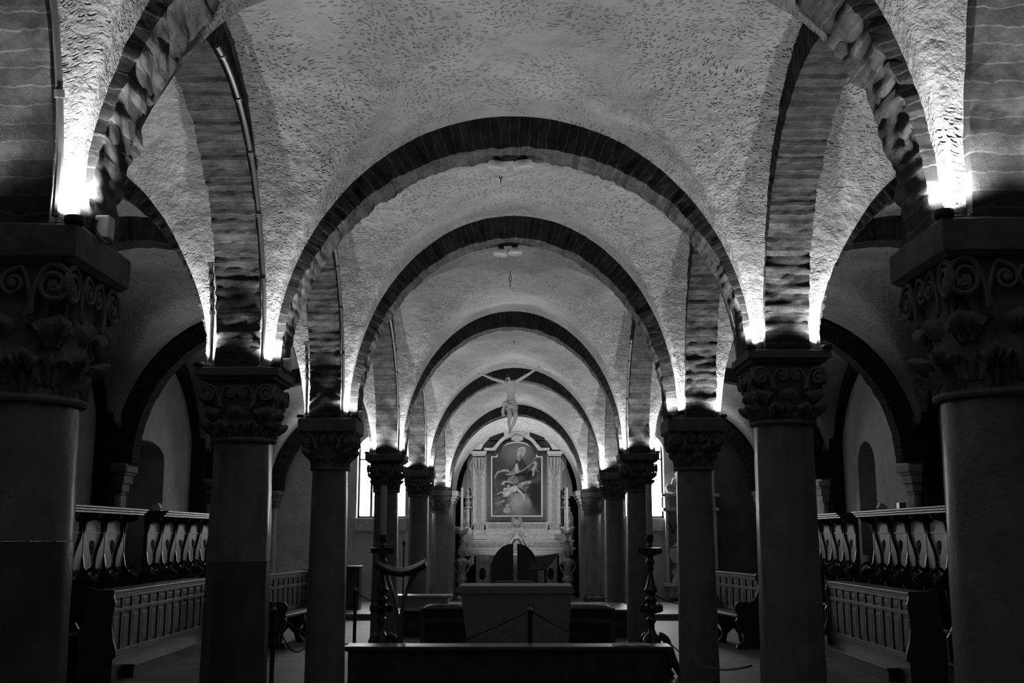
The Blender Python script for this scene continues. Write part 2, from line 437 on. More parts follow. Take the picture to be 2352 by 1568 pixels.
for sd in (-1, 1):
    a, b = sorted((sd * 1.56, sd * 2.36))
    e = empty('wall_pilaster', (sd * 1.7, 27.3, 0))
    tag(e, 'pale flat pilaster carrying the painted arch on the %s of the altarpiece' % ('left' if sd < 0 else 'right'), 'pilaster', 'pilasters of the apse arch', 'thing')
    def loc(mb): return mb.xf(Matrix.Translation((-sd * 1.7, -27.3, 0)))
    loc(MB().box(a, b, 26.97, 28.0, 0, 2.30)).build('shaft', M['wall'], e)
    ib = MB()
    for (z0, z1, ex) in ((2.30, 2.36, .02), (2.36, 2.44, .05), (2.44, 2.50, .09), (2.50, 2.63, .12)):
        a2, b2 = sorted((sd * (1.56 - ex), sd * 2.36)); ib.box(a2, b2, 26.97 - ex * .5, 28.02, z0, z1)
    loc(ib).build('impost', M['marble'], e, bevel=.008)
# filling wall between end walls and apse barrel above the last rib
tag(MB().box(-2.1, 2.1, 26.96, 27.3, 4.5, 5.4).build('wall_apse_front', M['wall']), kind='structure')
# windows in the end walls: bright curtain, frame
for k, (a, b) in enumerate(((-3.93, -2.72), (2.65, 3.62))):
    e = empty('window_%d' % (k + 1), ((a + b) / 2, 27.2, 1.97)); tag(e, 'bright curtained window in the end wall of the %s aisle' % ('left', 'right')[k], kind='structure')
    T = Matrix.Translation((-(a + b) / 2, -27.2, -1.97))
    MB().box(a, b, 27.3, 27.33, 1.97, 4.05).xf(T).build('pane', M['daylight'], e)
    f = MB()
    for p, q, r, s in ((a, a + .04, 1.97, 4.05), (b - .04, b, 1.97, 4.05), (a, b, 1.97, 2.02), (a, b, 3.4, 3.43)): f.box(p, q, 27.2, 27.26, r, s)
    xm = a + .34 if k == 0 else b - .36
    f.box(xm - .035, xm + .02, 27.16, 27.26, 1.97, 4.05)
    f.xf(T).build('window_frame', M['wood'], e)
    MB().box(a - .03, b + .03, 26.88, 27.25, 1.66, 1.95).xf(T).build('window_sill', M['marble'], e)
    ld = bpy.data.lights.new('daylight', 'AREA'); ld.shape = 'RECTANGLE'; ld.size = b - a - .1; ld.size_y = 1.9; ld.energy = 65
    lo = bpy.data.objects.new('daylight', ld); C.objects.link(lo); lo.parent = e; lo.location = (0, -.1, 1.0); lo.rotation_euler = (R(-90), 0, 0)
# niche / door recesses
tag(MB().box(-XW - .85, -XW - .6, 17.2, 19.4, -.15, 3.3).build('door_1', M['wall']), 'deep dim doorway recess in the left wall', kind='structure')
tag(MB().box(XW + .55, XW + .85, 18.8, 20.1, 1, 3.4).build('window_3', M['marble_dk']), 'dark narrow arched niche in the right wall', kind='structure')
tag(MB().box(-XW - .62, -XW - .1, 17.35, 17.42, -.12, 2.75).build('doorway_board', M['wood'], bevel=.01), 'dark upright board in the left doorway', kind='structure')  # dark board along the near jamb

# ---------------------------------------------------------------- capitals
def leaf(mb, ang, r0, r1, z0, z1, wd, curl, ribs=5, nu=10, nv=11, thick=.0):
    "acanthus leaf rising from r0,z0, hugging the bell, curling outward at r1,z1"
    rows = []
    for j in range(nv + 1):
        t = j / nv
        if t < .72:
            q = t / .72; r = lerp(r0, r1 - curl, q ** 1.6); z = lerp(z0, z1, q)
        else:
            q = (t - .72) / .28; r = r1 - curl + curl * math.sin(q * math.pi * .8) ; z = z1 + curl * .35 * math.sin(q * math.pi * .62) - curl * 1.1 * (1 - math.cos(q * math.pi * .6)) * .75
        wj = wd * (math.sin(min(1, .25 + t * 1.05) * math.pi * .62)) * (1 if t < .8 else 1 - .75 * (t - .8) / .2)
        wj *= 1 + .13 * math.sin(t * 22)
        row = []
        for i in range(nu + 1):
            u = 2 * i / nu - 1
            rr = r + .016 * math.cos(u * ribs * math.pi) * (1 - .3 * t) - .028 * u * u * (1 + t)
            a = ang + u * wj / max(r, .1)
            row.append((rr * math.cos(a), rr * math.sin(a), z - abs(u) * .045 * t))
        rows.append(row)
    # give thickness with a back sheet
    back = [[(x * .93, y * .93, z - .006) for x, y, z in r] for r in rows]
    loop = [r + b[::-1] for r, b in zip(rows, back)]
    mb.grid(loop, close_u=True)
    n = len(loop[0]); o = len(mb.v) - n
    mb.f.append(list(range(o, o + n))); mb.uv.append(None)
def volute(mb, c, dirx, nrm, R0=.055, turns=1.9, r=.011, side=1):
    pts = []; rr = []
    n = 30
    for k in range(n + 1):
        t = k / n; a = side * t * turns * 2 * math.pi; q = R0 * (1 - .82 * t)
        pts.append(Vector(c) + Vector(dirx) * (q * math.sin(a)) + Vector((0, 0, 1)) * (q * math.cos(a))); rr.append(r * (1 - .3 * t))
    mb.tube(pts, rr, 6)
    mb.tube([Vector(c) - Vector(nrm) * .02, Vector(c) + Vector(nrm) * .008], .014, 10)
def capital(h, rs, ha, style):
    "capital mesh from z=0 (shaft top) to z=h, square half-width ha at top"
    bell = MB(); n = 48; rows = []
    for j in range(17):
        t = j / 16; rb = rs * 1.0 + (ha * .86 - rs) * t ** (1.7 if style != 'plain' else 1.2)
        if j == 0: rb = rs * 1.07
        row = []
        for q in range(n):
            a = 2 * math.pi * q / n
            e = 2 + 6 * max(0, t - .45) ** 1.2
            k = (abs(math.cos(a)) ** e + abs(math.sin(a)) ** e) ** (-1 / e)
            row.append((rb * k * math.cos(a), rb * k * math.sin(a), t * h))
        rows.append(row)
    bell.grid(rows, close_u=True); bell.f.append(list(range(n))[::-1]); bell.uv.append(None)
    o = 16 * n; bell.f.append([o + q for q in range(n)]); bell.uv.append(None)
    bell.tube([(rs * 1.06 * math.cos(2 * math.pi * q / 40), rs * 1.06 * math.sin(2 * math.pi * q / 40), .012) for q in range(41)], .016, 8, caps=False)
    lv = MB(); vo = MB()
    if style == 'leafy':      # overlapping palm leaves, scrolls under the abacus
        for k in range(8): leaf(lv, (k + .5) * math.pi / 4, rs + .01, rs + .10, .0, h * .36, .095, .05, 5)
        for k in range(8): leaf(lv, k * math.pi / 4, rs + .015, ha * (1.18 if k % 2 else .98), h * .12, h * .62, .13, .085, 6)
        for k in range(4): leaf(lv, math.pi / 4 + k * math.pi / 2, rs + .05, ha * 1.32, h * .4, h * .86, .085, .06, 4)
    elif style == 'volute':
        for k in range(8): leaf(lv, (k + .5) * math.pi / 4, rs + .008, rs + .06, .0, h * .40, .07, .035, 3)
        for k in range(4): leaf(lv, math.pi / 4 + k * math.pi / 2, rs + .01, ha * 1.28, h * .05, h * .60, .075, .07, 4)
        for k in range(4): leaf(lv, math.pi / 4 + k * math.pi / 2, rs + .03, ha * 1.34, h * .35, h * .84, .085, .07, 3)
    else:
        for k in range(8): leaf(lv, k * math.pi / 4, rs + .008, rs + .07, .0, h * .45, .08, .04, 5)
        for k in range(8): leaf(lv, (k + .5) * math.pi / 4, rs + .01, ha * 1.05, h * .05, h * .70, .09, .06, 5)
    for k in range(4):
        ca, sa = round(math.cos(k * math.pi / 2)), round(math.sin(k * math.pi / 2))
        nrm = Vector((ca, sa, 0)); tx = Vector((-sa, ca, 0))
        f = ha * .93
        for s in (-1, 1):
            c = nrm * f + tx * (s * ha * .74) + Vector((0, 0, h * .84)); volute(vo, c, tx, nrm, h * .145, side=s)
            c = nrm * f + tx * (s * ha * .17) + Vector((0, 0, h * .85)); volute(vo, c, tx, nrm, h * .10, 1.6, .009, side=-s)
            vo.tube(spline([tuple(nrm * f + tx * (s * ha * x_) + Vector((0, 0, h * z_))) for x_, z_ in ((.17, .955), (.30, .95), (.42, .74), (.36, .60))], 5), .009, 6)
            vo.tube(spline([tuple(nrm * f + tx * (s * ha * x_) + Vector((0, 0, h * z_))) for x_, z_ in ((.76, .985), (.60, .96), (.47, .80), (.44, .62))], 5), .010, 6)
    return bell, lv, vo
CAPS = {}
def shaft_mesh(r0, r1, z0, z1, lumps=.004, n=40, mat=None, chamfer=0):
    rows = []; m = 26; sd = random.random() * 30
    for j in range(m + 1):
        t = j / m; z = lerp(z0, z1, t); r = lerp(r0, r1, t ** 1.2)
        row = []
        for q in range(n):
            a = 2 * math.pi * q / n
            d = noise.noise(Vector((math.cos(a) * 1.5 + sd, math.sin(a) * 1.5, z * 1.6))) * lumps * 1.6 + noise.noise(Vector((math.cos(a) * 5, math.sin(a) * 5 + sd, z * 6))) * lumps
            oc = 1 - chamfer * (1 - math.cos(((a * 8 / (2 * math.pi)) % 1 - .5) * math.pi))
            row.append(((r + d) * oc * math.cos(a), (r + d) * oc * math.sin(a), z))
        rows.append(row)
    mb = MB(); mb.grid(rows, close_u=True)
    mb.f.append(list(range(n))[::-1]); mb.uv.append(None); mb.f.append([m * n + q for q in range(n)]); mb.uv.append(None)
    return mb
def abacus_mesh(ha, z0, z1, style=0):
    mb = MB(); n = 10
    prof = [(ha - .025, z0), (ha - .002, z0 + .02), (ha, z0 + .03), (ha, z1 - .008), (ha - .006, z1)]
    if style == 1: prof = [(ha - .075, z0), (ha - .07, z0 + .02), (ha - .03, z0 + .035), (ha - .025, z0 + .05), (ha, z0 + .06), (ha, z1 - .006), (ha - .005, z1)]
    rows = []; sd = random.random() * 40
    for (r, z) in prof:
        row = []
        for s in range(4):
            for i in range(n):
                u = 2 * i / n - 1
                p = [(u * r, -r), (r, u * r), (-u * r, r), (-r, -u * r)][s]
                d = noise.noise(Vector((p[0] * 7 + sd, p[1] * 7, z * 9))) * .009
                row.append((p[0] * (1 + d), p[1] * (1 + d), z + (noise.noise(Vector((p[0] * 9, p[1] * 9 + sd, 0))) * .008 if z > z1 - .02 else 0)))
        rows.append(row)
    mb.grid(rows, close_u=True); m = len(rows[0])
    mb.f.append(list(range(m))[::-1]); mb.uv.append(None); mb.f.append([(len(rows) - 1) * m + q for q in range(m)]); mb.uv.append(None)
    return mb
WHERE = {2: 'first %s column, nearest the camera and cut off by the photo edge', 3: 'second %s column from the camera, with leafy carved capital', 4: 'third %s column, with thick square abacus and curled capital', 5: 'fourth %s column, behind the tall candlestick', 6: 'fifth %s column, slender in the distance', 7: 'sixth %s column, farthest, beside the apse pilaster'}
spec = {1: ('leafy', .20, .47, .205, .225), 2: ('leafy', .14, .50, .215, .24), 3: ('leafy', .115, .375, .205, .228), 4: ('volute', .145, .345, .178, .20), 5: ('acanthus', .15, .38, .175, .20), 6: ('acanthus', .14, .34, .19, .20), 7: ('acanthus', .14, .40, .19, .205)}
col_tops = []
for k, (y, xl, xr, zl, zr, zc) in enumerate(PAIRS):
    if k == 0: continue
    for sd, x, zt in ((-1, xl, zl), (1, xr, zr)):
        if k == 1 and sd: pass
        style, ah, ch, rt, rb = spec[k]
        if k == 4 and sd > 0: style = 'acanthus'
        z0 = 0
        e = empty('stone_column', (x, y, z0)); sn = 'left' if sd < 0 else 'right'
        tag(e, (WHERE[k] % sn) if k in WHERE else 'stone column beside the camera on the ' + sn, 'column', 'nave columns', 'thing')
        zt_ = zt - z0
        key = (style, ch, rt)
        abacus_mesh(HA, zt_ - ah, zt_, 1 if k in (3, 5) else 0).build('abacus', M['abacus'], e, smooth=True, angle=35)
        if key not in CAPS:
            bell, lv, vo = capital(ch, rt, HA - .015, style)
            cp = bell.build('capital', M['capital'], None, smooth=True)
            l_ = lv.build('leaves', M['capital'], cp, smooth=True, angle=60); v_ = vo.build('volutes', M['capital'], cp, smooth=True)
            CAPS[key] = cp; cp.parent = e
        else: cp = copy_tree(CAPS[key], e)
        cp.location = (0, 0, zt_ - ah - ch)
        top = zt_ - ah - ch
        ch8 = .06 if k == 3 else .02
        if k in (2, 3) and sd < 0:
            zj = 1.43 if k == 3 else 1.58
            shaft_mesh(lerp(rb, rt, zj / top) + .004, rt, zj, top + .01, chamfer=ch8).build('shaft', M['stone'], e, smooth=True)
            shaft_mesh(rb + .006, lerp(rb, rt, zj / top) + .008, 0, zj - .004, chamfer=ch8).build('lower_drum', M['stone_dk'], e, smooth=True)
        else:
            base_h = .16 if k >= 4 else 0
            shaft_mesh(rb, rt, base_h, top + .01, chamfer=ch8).build('shaft', M['stone'], e, smooth=True)
            if base_h:
                b = MB(); b.lathe([(rb * 1.0, .16), (rb * 1.12, .15), (rb * 1.12, .13), (rb * 1.25, .115), (rb * 1.32, .09), (rb * 1.3, .06), (rb * 1.2, .045), (rb * 1.22, .0)][::-1], n=32)
                b.box(-rb * 1.35, rb * 1.35, -rb * 1.35, rb * 1.35, 0, .04)
                b.build('base', M['stone_dk'], e, smooth=True)
        col_tops.append((k, sd, x, y, zt))
# responds on the side walls
for k, (y, *_r) in enumerate(PAIRS):
    if k < 2: continue
    for sd in (-1, 1):
        sn = 'left' if sd < 0 else 'right'
        e = empty('wall_pier', (sd * XW, y, 0))
        tag(e, '%s dark pier with carved impost against the %s wall' % (['', '', 'front', 'second', 'third', 'fourth', 'fifth', 'endmost'][k], sn), 'pier', 'wall piers', 'thing')
        a, b = sorted((0, -sd * .25)); a2, b2 = sorted((.02 * sd, -sd * .42))
        MB().box(a, b, -.34, .34, 0, ZR + 1.7).build('shaft', M['brickdark'], e, bevel=.01)
        MB().box(*sorted((-sd * .25, -sd * .36)), -.13, .13, 0, ZR - .42).build('half_column', M['wall'], e, bevel=.03)
        ib = MB()
        for z0, z1, g in ((-.42, -.38, .0), (-.38, -.26, .03), (-.26, -.14, .07), (-.14, -.10, .10), (-.10, 0, .13)):
            ib.box(*sorted((-sd * .24, -sd * (.36 + g * .8))), -.13 - g, .13 + g, ZR + z0, ZR + z1)
        ib.build('impost', M['capital'] if sd < 0 else M['wall'], e, bevel=.012)

# ---------------------------------------------------------------- uplights on the capitals
def mk_uplight():
    e = empty('uplight')
    MB().lathe([(.036, 0), (.038, .004), (.038, .024), (.035, .028), (.030, .028), (.029, .020)], n=20).build('housing', M['black'], e, smooth=True)
    MB().lathe([(.028, .0195), (.028, .0215)], n=20).build('lens', M['lens'], e)
    ld = bpy.data.lights.new('uplight_lamp', 'SPOT'); ld.energy = LAMP_W; ld.spot_size = R(150); ld.spot_blend = .6; ld.shadow_soft_size = .02
    lo = bpy.data.objects.new('uplight_lamp', ld); C.objects.link(lo); lo.parent = e; lo.location = (0, 0, .035); lo.rotation_euler = (R(180), 0, 0)
    return e
first = None
for (k, sd, x, y, zt) in col_tops:
    sn = 'left' if sd < 0 else 'right'
    on = ['', 'column beside the camera', 'nearest %s column' % sn, 'second %s column' % sn, 'third %s column' % sn, 'fourth %s column' % sn, 'fifth %s column' % sn, 'sixth %s column' % sn][k]
    for ix in (-1, 1):
        for iy in (-1, 1):
            if iy > 0: continue
            if first is None: first = mk_uplight(); o = first
            else: o = copy_tree(first)
            if k >= 5:
                lm = [c for c in o.children if c.type == 'LIGHT'][0]; lm.data = lm.data.copy(); lm.data.energy = LAMP_W * {5: 1.15, 6: 1.35, 7: 1.7}[k]
            o.location = (x + ix * .268, y + iy * .268, zt + .004)
            side = 'nave' if ix * sd < 0 else 'aisle'
            tag(o, 'small round uplight on the %s, %s corner on the %s side' % (on, 'front' if iy < 0 else 'rear', side), 'uplight', 'round uplights on the capitals')
# ---------------------------------------------------------------- altarpiece in the apse
DR = 28.5
def PX(pts, D): return [at(x, y, D) for x, y in pts]
def mir(pts, c=1187.0): return [(2 * c - x, y) for x, y in pts][::-1]
ret = empty('altarpiece', (0, DR, 0)); tag(ret, 'tall marble altarpiece with broken scroll pediment filling the apse', 'altarpiece')
TI = Matrix.Translation((0, -DR, 0))
def rp(name, polys, y0, y1, mat, parent=ret, bevel=.006, T=TI, **k):
    mb = MB()
    for p in polys: mb.prism(PX(p, DR), y0, y1)
    return mb.xf(T).build(name, mat, parent, bevel=bevel, **k)
def rect(x0, y0, x1, y1): return [(x0, y1), (x1, y1), (x1, y0), (x0, y0)]
def both(p): return [p, mir(p)]
# dark backing
def rp2(name, polys, *a, **k):
    for p in polys: rp(name, [p], *a, **k)
rp2('backing', [rect(1072, 1010, 1302, 1245), rect(1100, 990, 1274, 1012)], DR + .12, DR + .3, M['marble_dk'], bevel=0)
# pilasters
for p, nm in ((rect(1086, 1050, 1115, 1206), 0), (mir(rect(1086, 1050, 1115, 1206)), 1)):
    pl = rp('pilaster', [p], DR - .10, DR + .14, M['marble'])
    xs = sorted((p[0][0], p[1][0])); c = (xs[0] + xs[1]) / 2
    rp('inlay', [rect(c - 5.5, 1098, c + 5.5, 1200)], DR - .115, DR - .08, M['marble2'], pl, .002)
    rp('pilaster_base', [rect(c - 18, 1227, c + 18, 1238), rect(c - 15, 1216, c + 15, 1227)], DR - .2, DR + .1, M['marble'], pl, .01)
    g = MB()
    for q in range(4):
        x, z = at(c - 9 + q * 6, 1210, DR); g.lathe([(.015, -.13), (.035, -.08), (.04, 0), (.03, .07), (.012, .11)], x, DR - .12, 10, z0=z)
    g.xf(TI).build('gadroon', M['marble'], pl, smooth=True)
    cp = MB()
    cp.prism(PX(rect(c - 18, 1037, c + 18, 1044), DR), DR - .26, DR + .1); cp.prism(PX(rect(c - 15, 1044, c + 15, 1048), DR), DR - .2, DR + .1)
    cp.xf(TI).build('pilaster_capital', M['marble'], pl, bevel=.01)
    fl = MB()
    for q in range(3):
        x0 = c - 8 + q * 8
        pts = [P(x0, 1052, DR - .16), P(x0, 1062, DR - .20), P(x0 * .75 + c * .25, 1076, DR - .17), P(c + (x0 - c) * .3, 1092, DR - .12)]
        fl.tube(spline([tuple(v) for v in pts], 5), [.045 * (1 - .03 * k) for k in range(16)], 8)
    fl.tube([P(c, 1080, DR - .15), P(c, 1090, DR - .15), P(c, 1097, DR - .12)], [.05, .04, .01], 8)
    fl.xf(TI).build('leaf_drop', M['marble'], pl, smooth=True)
# side wings with volutes
wing = [(1086, 1052), (1082, 1056), (1077, 1066), (1077, 1076), (1081, 1082), (1082, 1096), (1082, 1212), (1086, 1212)]
rp2('side_scroll', both(wing), DR - .02, DR + .14, M['marble2'])
# inner strips beside the frame
rp2('frame_surround', both(rect(1115, 1044, 1119, 1212)) + both(rect(1119, 1200, 1256, 1196)), DR - .05, DR + .14, M['marble'])
# entablature: arched moulding
ent = [(1112, 1029), (1132, 1029), (1140, 1020), (1148, 1010), (1158, 1002), (1157, 992), (1187, 992), (1187, 1004), (1170, 1006), (1158, 1012), (1148, 1022), (1138, 1036), (1112, 1036)]
rp2('arched_cornice', [ent, mir(ent)], DR - .22, DR + .12, M['marble'], bevel=.012)
rp('top_cornice', [rect(1150, 984, 1224, 988), rect(1154, 988, 1220, 992)], DR - .28, DR + .12, M['marble'], bevel=.01)
dk = [(1120, 1040), (1140, 1040), (1150, 1026), (1160, 1017), (1174, 1011), (1187, 1009), (1187, 1013), (1176, 1014), (1163, 1020), (1153, 1029), (1143, 1044), (1120, 1044)]
rp2('dark_moulding', [dk, mir(dk)], DR - .16, DR + .12, M['marble_dk'], bevel=.004)
ped = [(1079, 1034), (1079, 1030), (1094, 1026), (1104, 1014), (1112, 1004), (1118, 1001), (1123, 1004), (1124, 1009), (1120, 1012), (1112, 1022), (1106, 1034)]
for k, p in enumerate((ped, mir(ped))):
    sp = rp('scroll_pediment', [p], DR - .30, DR + .10, M['marble'], bevel=.014)
    c = 1120 if k == 0 else 1254
    mb = MB(); x, z = at(c, 1007, DR); volute(mb, (x, DR - .31, z), (1, 0, 0), (0, -1, 0), .06, 1.6, .016, side=1 if k else -1)
    mb.xf(TI).build('volute', M['marble'], sp, smooth=True)
sh = MB()
for q in range(-3, 4):
    sh.tube([P(1188, 999, DR - .3), P(1188 + q * 3.2, 1006 - abs(q) * .6, DR - .30), P(1188 + q * 3.9, 1013 - abs(q) * 1.2, DR - .24)], [.02, .05, .03], 8)
sh.xf(TI).build('shell', M['marble'], ret, smooth=True)
# predella
pr = rp('predella', [rect(1116, 1198, 1258, 1226)], DR - .06, DR + .12, M['marble'])
rp2('predella_inlay', [rect(1121, 1203, 1176, 1213), rect(1198, 1203, 1253, 1213)], DR - .075, DR - .04, M['marble2'], pr, .002)
ct = MB()
for s in (-1, 1):
    ct.tube(spline([tuple(P(1187 + s * a, b, DR - .14)) for a, b in ((3, 1191), (9, 1190), (11, 1196), (7, 1200), (10, 1207), (14, 1205))], 5), .022, 8)
for q in (-1, 0, 1): ct.tube([P(1187 + q * 5, 1192, DR - .15), P(1187 + q * 4.5, 1202, DR - .2), P(1187 + q * 1.5, 1212, DR - .12)], [.02, .05, .012], 8)
ct.xf(TI).build('cartouche', M['marble'], ret, smooth=True)
rp('step', [rect(1083, 1216, 1291, 1228)], DR - .12, DR + .12, M['marble'])
rp('step', [rect(1080, 1228, 1294, 1239)], DR - .16, DR + .12, M['marble'])
gr = rp('gradine', [rect(1063, 1239, 1318, 1243), rect(1066, 1243, 1315, 1256), rect(1062, 1256, 1320, 1262), rect(1066, 1262, 1315, 1274)], DR - .34, DR + .12, M['marble'], bevel=.01)
rp2('inlay_band', [rect(1070, 1245, 1168, 1255), rect(1206, 1245, 1311, 1255)], DR - .36, DR - .3, M['marble2'], gr, .002)
rp2('side_plinth', both(rect(1043, 1276, 1090, 1282)) + both(rect(1046, 1282, 1088, 1364)), DR - .36, DR + .12, M['marble_dk'], bevel=.01)
# tabernacle
tb = empty('tabernacle', (0, DR - .4, 0)); tag(tb, 'small tabernacle with curved hood rising above the rear altar', 'tabernacle')
TT = Matrix.Translation((0, -(DR - .4), 0))
o1 = [(1171, 1270), (1171, 1243), (1175, 1239), (1178, 1232), (1182, 1231), (1182, 1228), (1187, 1222), (1192, 1228), (1192, 1231), (1196, 1232), (1199, 1239), (1202, 1243), (1202, 1270)][::-1]
MB().prism(PX(o1, DR - .45), DR - .50, DR - .36).xf(TT).build('body', M['marble'], tb, bevel=.008)
o2 = [(1175, 1270), (1175, 1246), (1179, 1242), (1181, 1237), (1193, 1237), (1195, 1242), (1199, 1246), (1199, 1270)][::-1]
MB().prism(PX(o2, DR - .5), DR - .52, DR - .49).xf(TT).build('dark_moulding', M['marble_dk'], tb)
o3 = [(1178, 1270), (1178, 1248), (1182, 1245), (1184, 1240), (1191, 1240), (1193, 1245), (1196, 1248), (1196, 1270)][::-1]
MB().prism(PX(o3, DR - .52), DR - .54, DR - .51).xf(TT).build('door', M['marble2'], tb, bevel=.004)
ho = MB(); ho.tube(spline([tuple(P(a, b, DR - .5)) for a, b in ((1170, 1226), (1179, 1226), (1182, 1220), (1187, 1217.5), (1192, 1220), (1195, 1226), (1204, 1226))], 5), .018, 8)
ho.xf(TT).build('hood', M['marble'], tb, smooth=True)
# painting
pe = empty('framed_painting', (0, DR - .05, 2)); tag(pe, 'arched dark painting of a bearded bishop rising on clouds with cherubs', 'painting')
TP = Matrix.Translation((0, -(DR - .05), -2))
def arch_outline(x0, x1, yb, ysh, ax0, ax1, ytop, n=20):
    c = (ax0 + ax1) / 2; r = (ax1 - ax0) / 2
    pts = [(x0, yb), (x1, yb), (x1, ysh), (ax1, ysh)]
    for i in range(1, n): a = math.pi * i / n; pts.append((c + r * math.cos(a), ysh - (ysh - ytop) * math.sin(a)))
    return pts + [(ax0, ysh), (x0, ysh)]
def ringframe(name, o, i, y0, y1, mat):
    A_ = PX(o, DR - .05); B_ = PX(i, DR - .05); n = len(A_); mb = MB()
    rows = [[(x, y1, z) for x, z in A_], [(x, y0, z) for x, z in A_], [(x, y0, z) for x, z in B_], [(x, y1, z) for x, z in B_]]
    mb.grid(rows, close_u=True, close_v=True); return mb.xf(TP).build(name, mat, pe)
f0 = arch_outline(1118, 1256, 1196, 1043, 1136, 1238, 1010); f1 = arch_outline(1128, 1246, 1186.5, 1048, 1140, 1234, 1014.5); f2 = arch_outline(1131, 1243, 1183.5, 1050.5, 1142.5, 1231.5, 1017)
ringframe('dark_frame', f0, f1, DR - .12, DR + .12, M['marble_dk'])
M['gilt'] = mottled('pale_gilt', .45, .6, 20, .3, 0)
ringframe('inner_frame', f1, f2, DR - .14, DR + .1, M['gilt'])
import numpy as np
nx, ny = 224, 334
gx, gy = np.meshgrid(1131 + 112 * np.arange(nx + 1) / nx, 1016.5 + 167 * np.arange(ny + 1) / ny)
CX, CY = (gx - 1000) * 3.824, (gy - 820) * 3.824          # working field: about 428 x 640 units
wx = 3.2 * np.sin(CX * .13 + CY * .05) + 2.2 * np.sin(CY * .21 - CX * .09) + 1.3 * np.sin(CX * .47 + CY * .31)
wy = 3.0 * np.sin(CY * .12 - CX * .06 + 1) + 2.0 * np.sin(CX * .23 + CY * .07) + 1.3 * np.sin(CX * .29 - CY * .43)
WX, WY = CX + wx * .45, CY + wy * .45
IMG = .055 + .13 * np.exp(-((CX - 715) / 150) ** 2 - ((CY - 850) / 120) ** 2) + .03 * np.exp(-((CX - 560) / 90) ** 2 - ((CY - 1250) / 120) ** 2)
def mix(mask, tone):
    global IMG
    IMG = IMG * (1 - mask) + tone * mask
def sm(d, soft): return np.clip(.5 - d / (2 * soft), 0, 1)
def ell(cx_, cy_, rx_, ry_, an, tone, soft=6, k=1., raw=False):
    X_, Y_ = (CX, CY) if raw else (WX, WY)
    ca, sa = math.cos(R(an)), math.sin(R(an)); dx, dy = X_ - cx_, Y_ - cy_
    d = (np.hypot((dx * ca + dy * sa) / rx_, (-dx * sa + dy * ca) / ry_) - 1) * min(rx_, ry_)
    mix(sm(d, soft) * k, tone)
def poly(pts, tone, soft=3, k=1., shade=None):
    n = len(pts); ins = np.zeros_like(WX, bool); dm = np.full_like(WX, 1e9)
    for i in range(n):
        x0_, y0_ = pts[i]; x1_, y1_ = pts[(i + 1) % n]
        cond = ((y0_ > WY) != (y1_ > WY)) & (WX < (x1_ - x0_) * (WY - y0_) / ((y1_ - y0_) or 1e-9) + x0_); ins ^= cond
        t = np.clip(((WX - x0_) * (x1_ - x0_) + (WY - y0_) * (y1_ - y0_)) / ((x1_ - x0_) ** 2 + (y1_ - y0_) ** 2 + 1e-9), 0, 1)
        dm = np.minimum(dm, np.hypot(WX - x0_ - t * (x1_ - x0_), WY - y0_ - t * (y1_ - y0_)))
    fold = 1 + .6 * (shade or 0) * np.sin(WX * .17 + WY * .12 + 2.4 * np.sin(WY * .043 + WX * .031)) + .25 * (shade or 0) * np.sin(WX * .5 - WY * .3)
    mix(sm(np.where(ins, -dm, dm), soft) * k, tone * fold)
def stroke(pts, w0, w1, tone, soft=2.5, k=1.):
    n = len(pts) - 1; m_ = np.zeros_like(WX)
    for i in range(n):
        x0_, y0_ = pts[i]; x1_, y1_ = pts[i + 1]
        t = np.clip(((WX - x0_) * (x1_ - x0_) + (WY - y0_) * (y1_ - y0_)) / ((x1_ - x0_) ** 2 + (y1_ - y0_) ** 2 + 1e-9), 0, 1)
        d = np.hypot(WX - x0_ - t * (x1_ - x0_), WY - y0_ - t * (y1_ - y0_)) - (w0 + (w1 - w0) * (i + t) / n)
        m_ = np.maximum(m_, sm(d, soft))
    mix(m_ * k, tone)
# clouds and darks
for a_ in ((560, 1120, 70, 60, 0, .09, 30), (540, 1330, 60, 70, 0, .12, 30), (880, 1200, 70, 160, 0, .03, 40), (870, 1060, 50, 40, 0, .10, 20), (540, 940, 60, 50, 0, .07, 30), (790, 1035, 95, 45, 0, .02, 14), (600, 1050, 70, 25, -8, .05, 14), (700, 1370, 150, 40, 0, .11, 25)): ell(*a_)
# cloud globe
ell(740, 1292, 100, 92, 0, .30, 14); ell(722, 1262, 70, 55, 0, .42, 36, .8); ell(805, 1345, 55, 50, 20, .16, 30, .8); ell(655, 1372, 60, 26, 0, .20, 18, .7); ell(745, 1205, 60, 10, 0, .40, 8, .5)
# bishop
poly([(700, 905), (760, 885), (802, 952), (790, 978), (740, 995), (660, 1004), (540, 1018), (560, 993), (640, 962), (700, 940)], .05, 4, 1, .5)
poly([(600, 985), (690, 950), (700, 962), (640, 985), (560, 1005)], .13, 4, .8, .5)
poly([(722, 850), (716, 828), (733, 800), (765, 785), (790, 790), (789, 830), (776, 864), (757, 876), (742, 846)], .36, 3); stroke([(730, 805), (764, 788), (787, 793), (787, 830), (772, 866)], 2, 2.5, .62, 2)
ell(732, 858, 15, 18, 10, .55, 4, 1, True); ell(744, 864, 8, 15, 10, .20, 5, .9, True); ell(728, 852, 3, 2, 0, .10, 2, .9, True); ell(738, 851, 3, 2, 0, .10, 2, .9, True); stroke([(731, 856), (729, 864)], 1.5, 2, .30, 2); ell(732, 892, 15, 22, -6, .26, 6, 1, True); ell(726, 885, 6, 12, 0, .42, 4, .7, True); ell(731, 872, 5, 2, 0, .08, 2, .9, True)
poly([(660, 1002), (700, 962), (738, 975), (742, 1008), (692, 1026), (638, 1032)], .24, 4, 1, .5)
poly([(707, 936), (722, 932), (730, 1008), (706, 1020), (700, 962)], .58, 3, 1, .25)
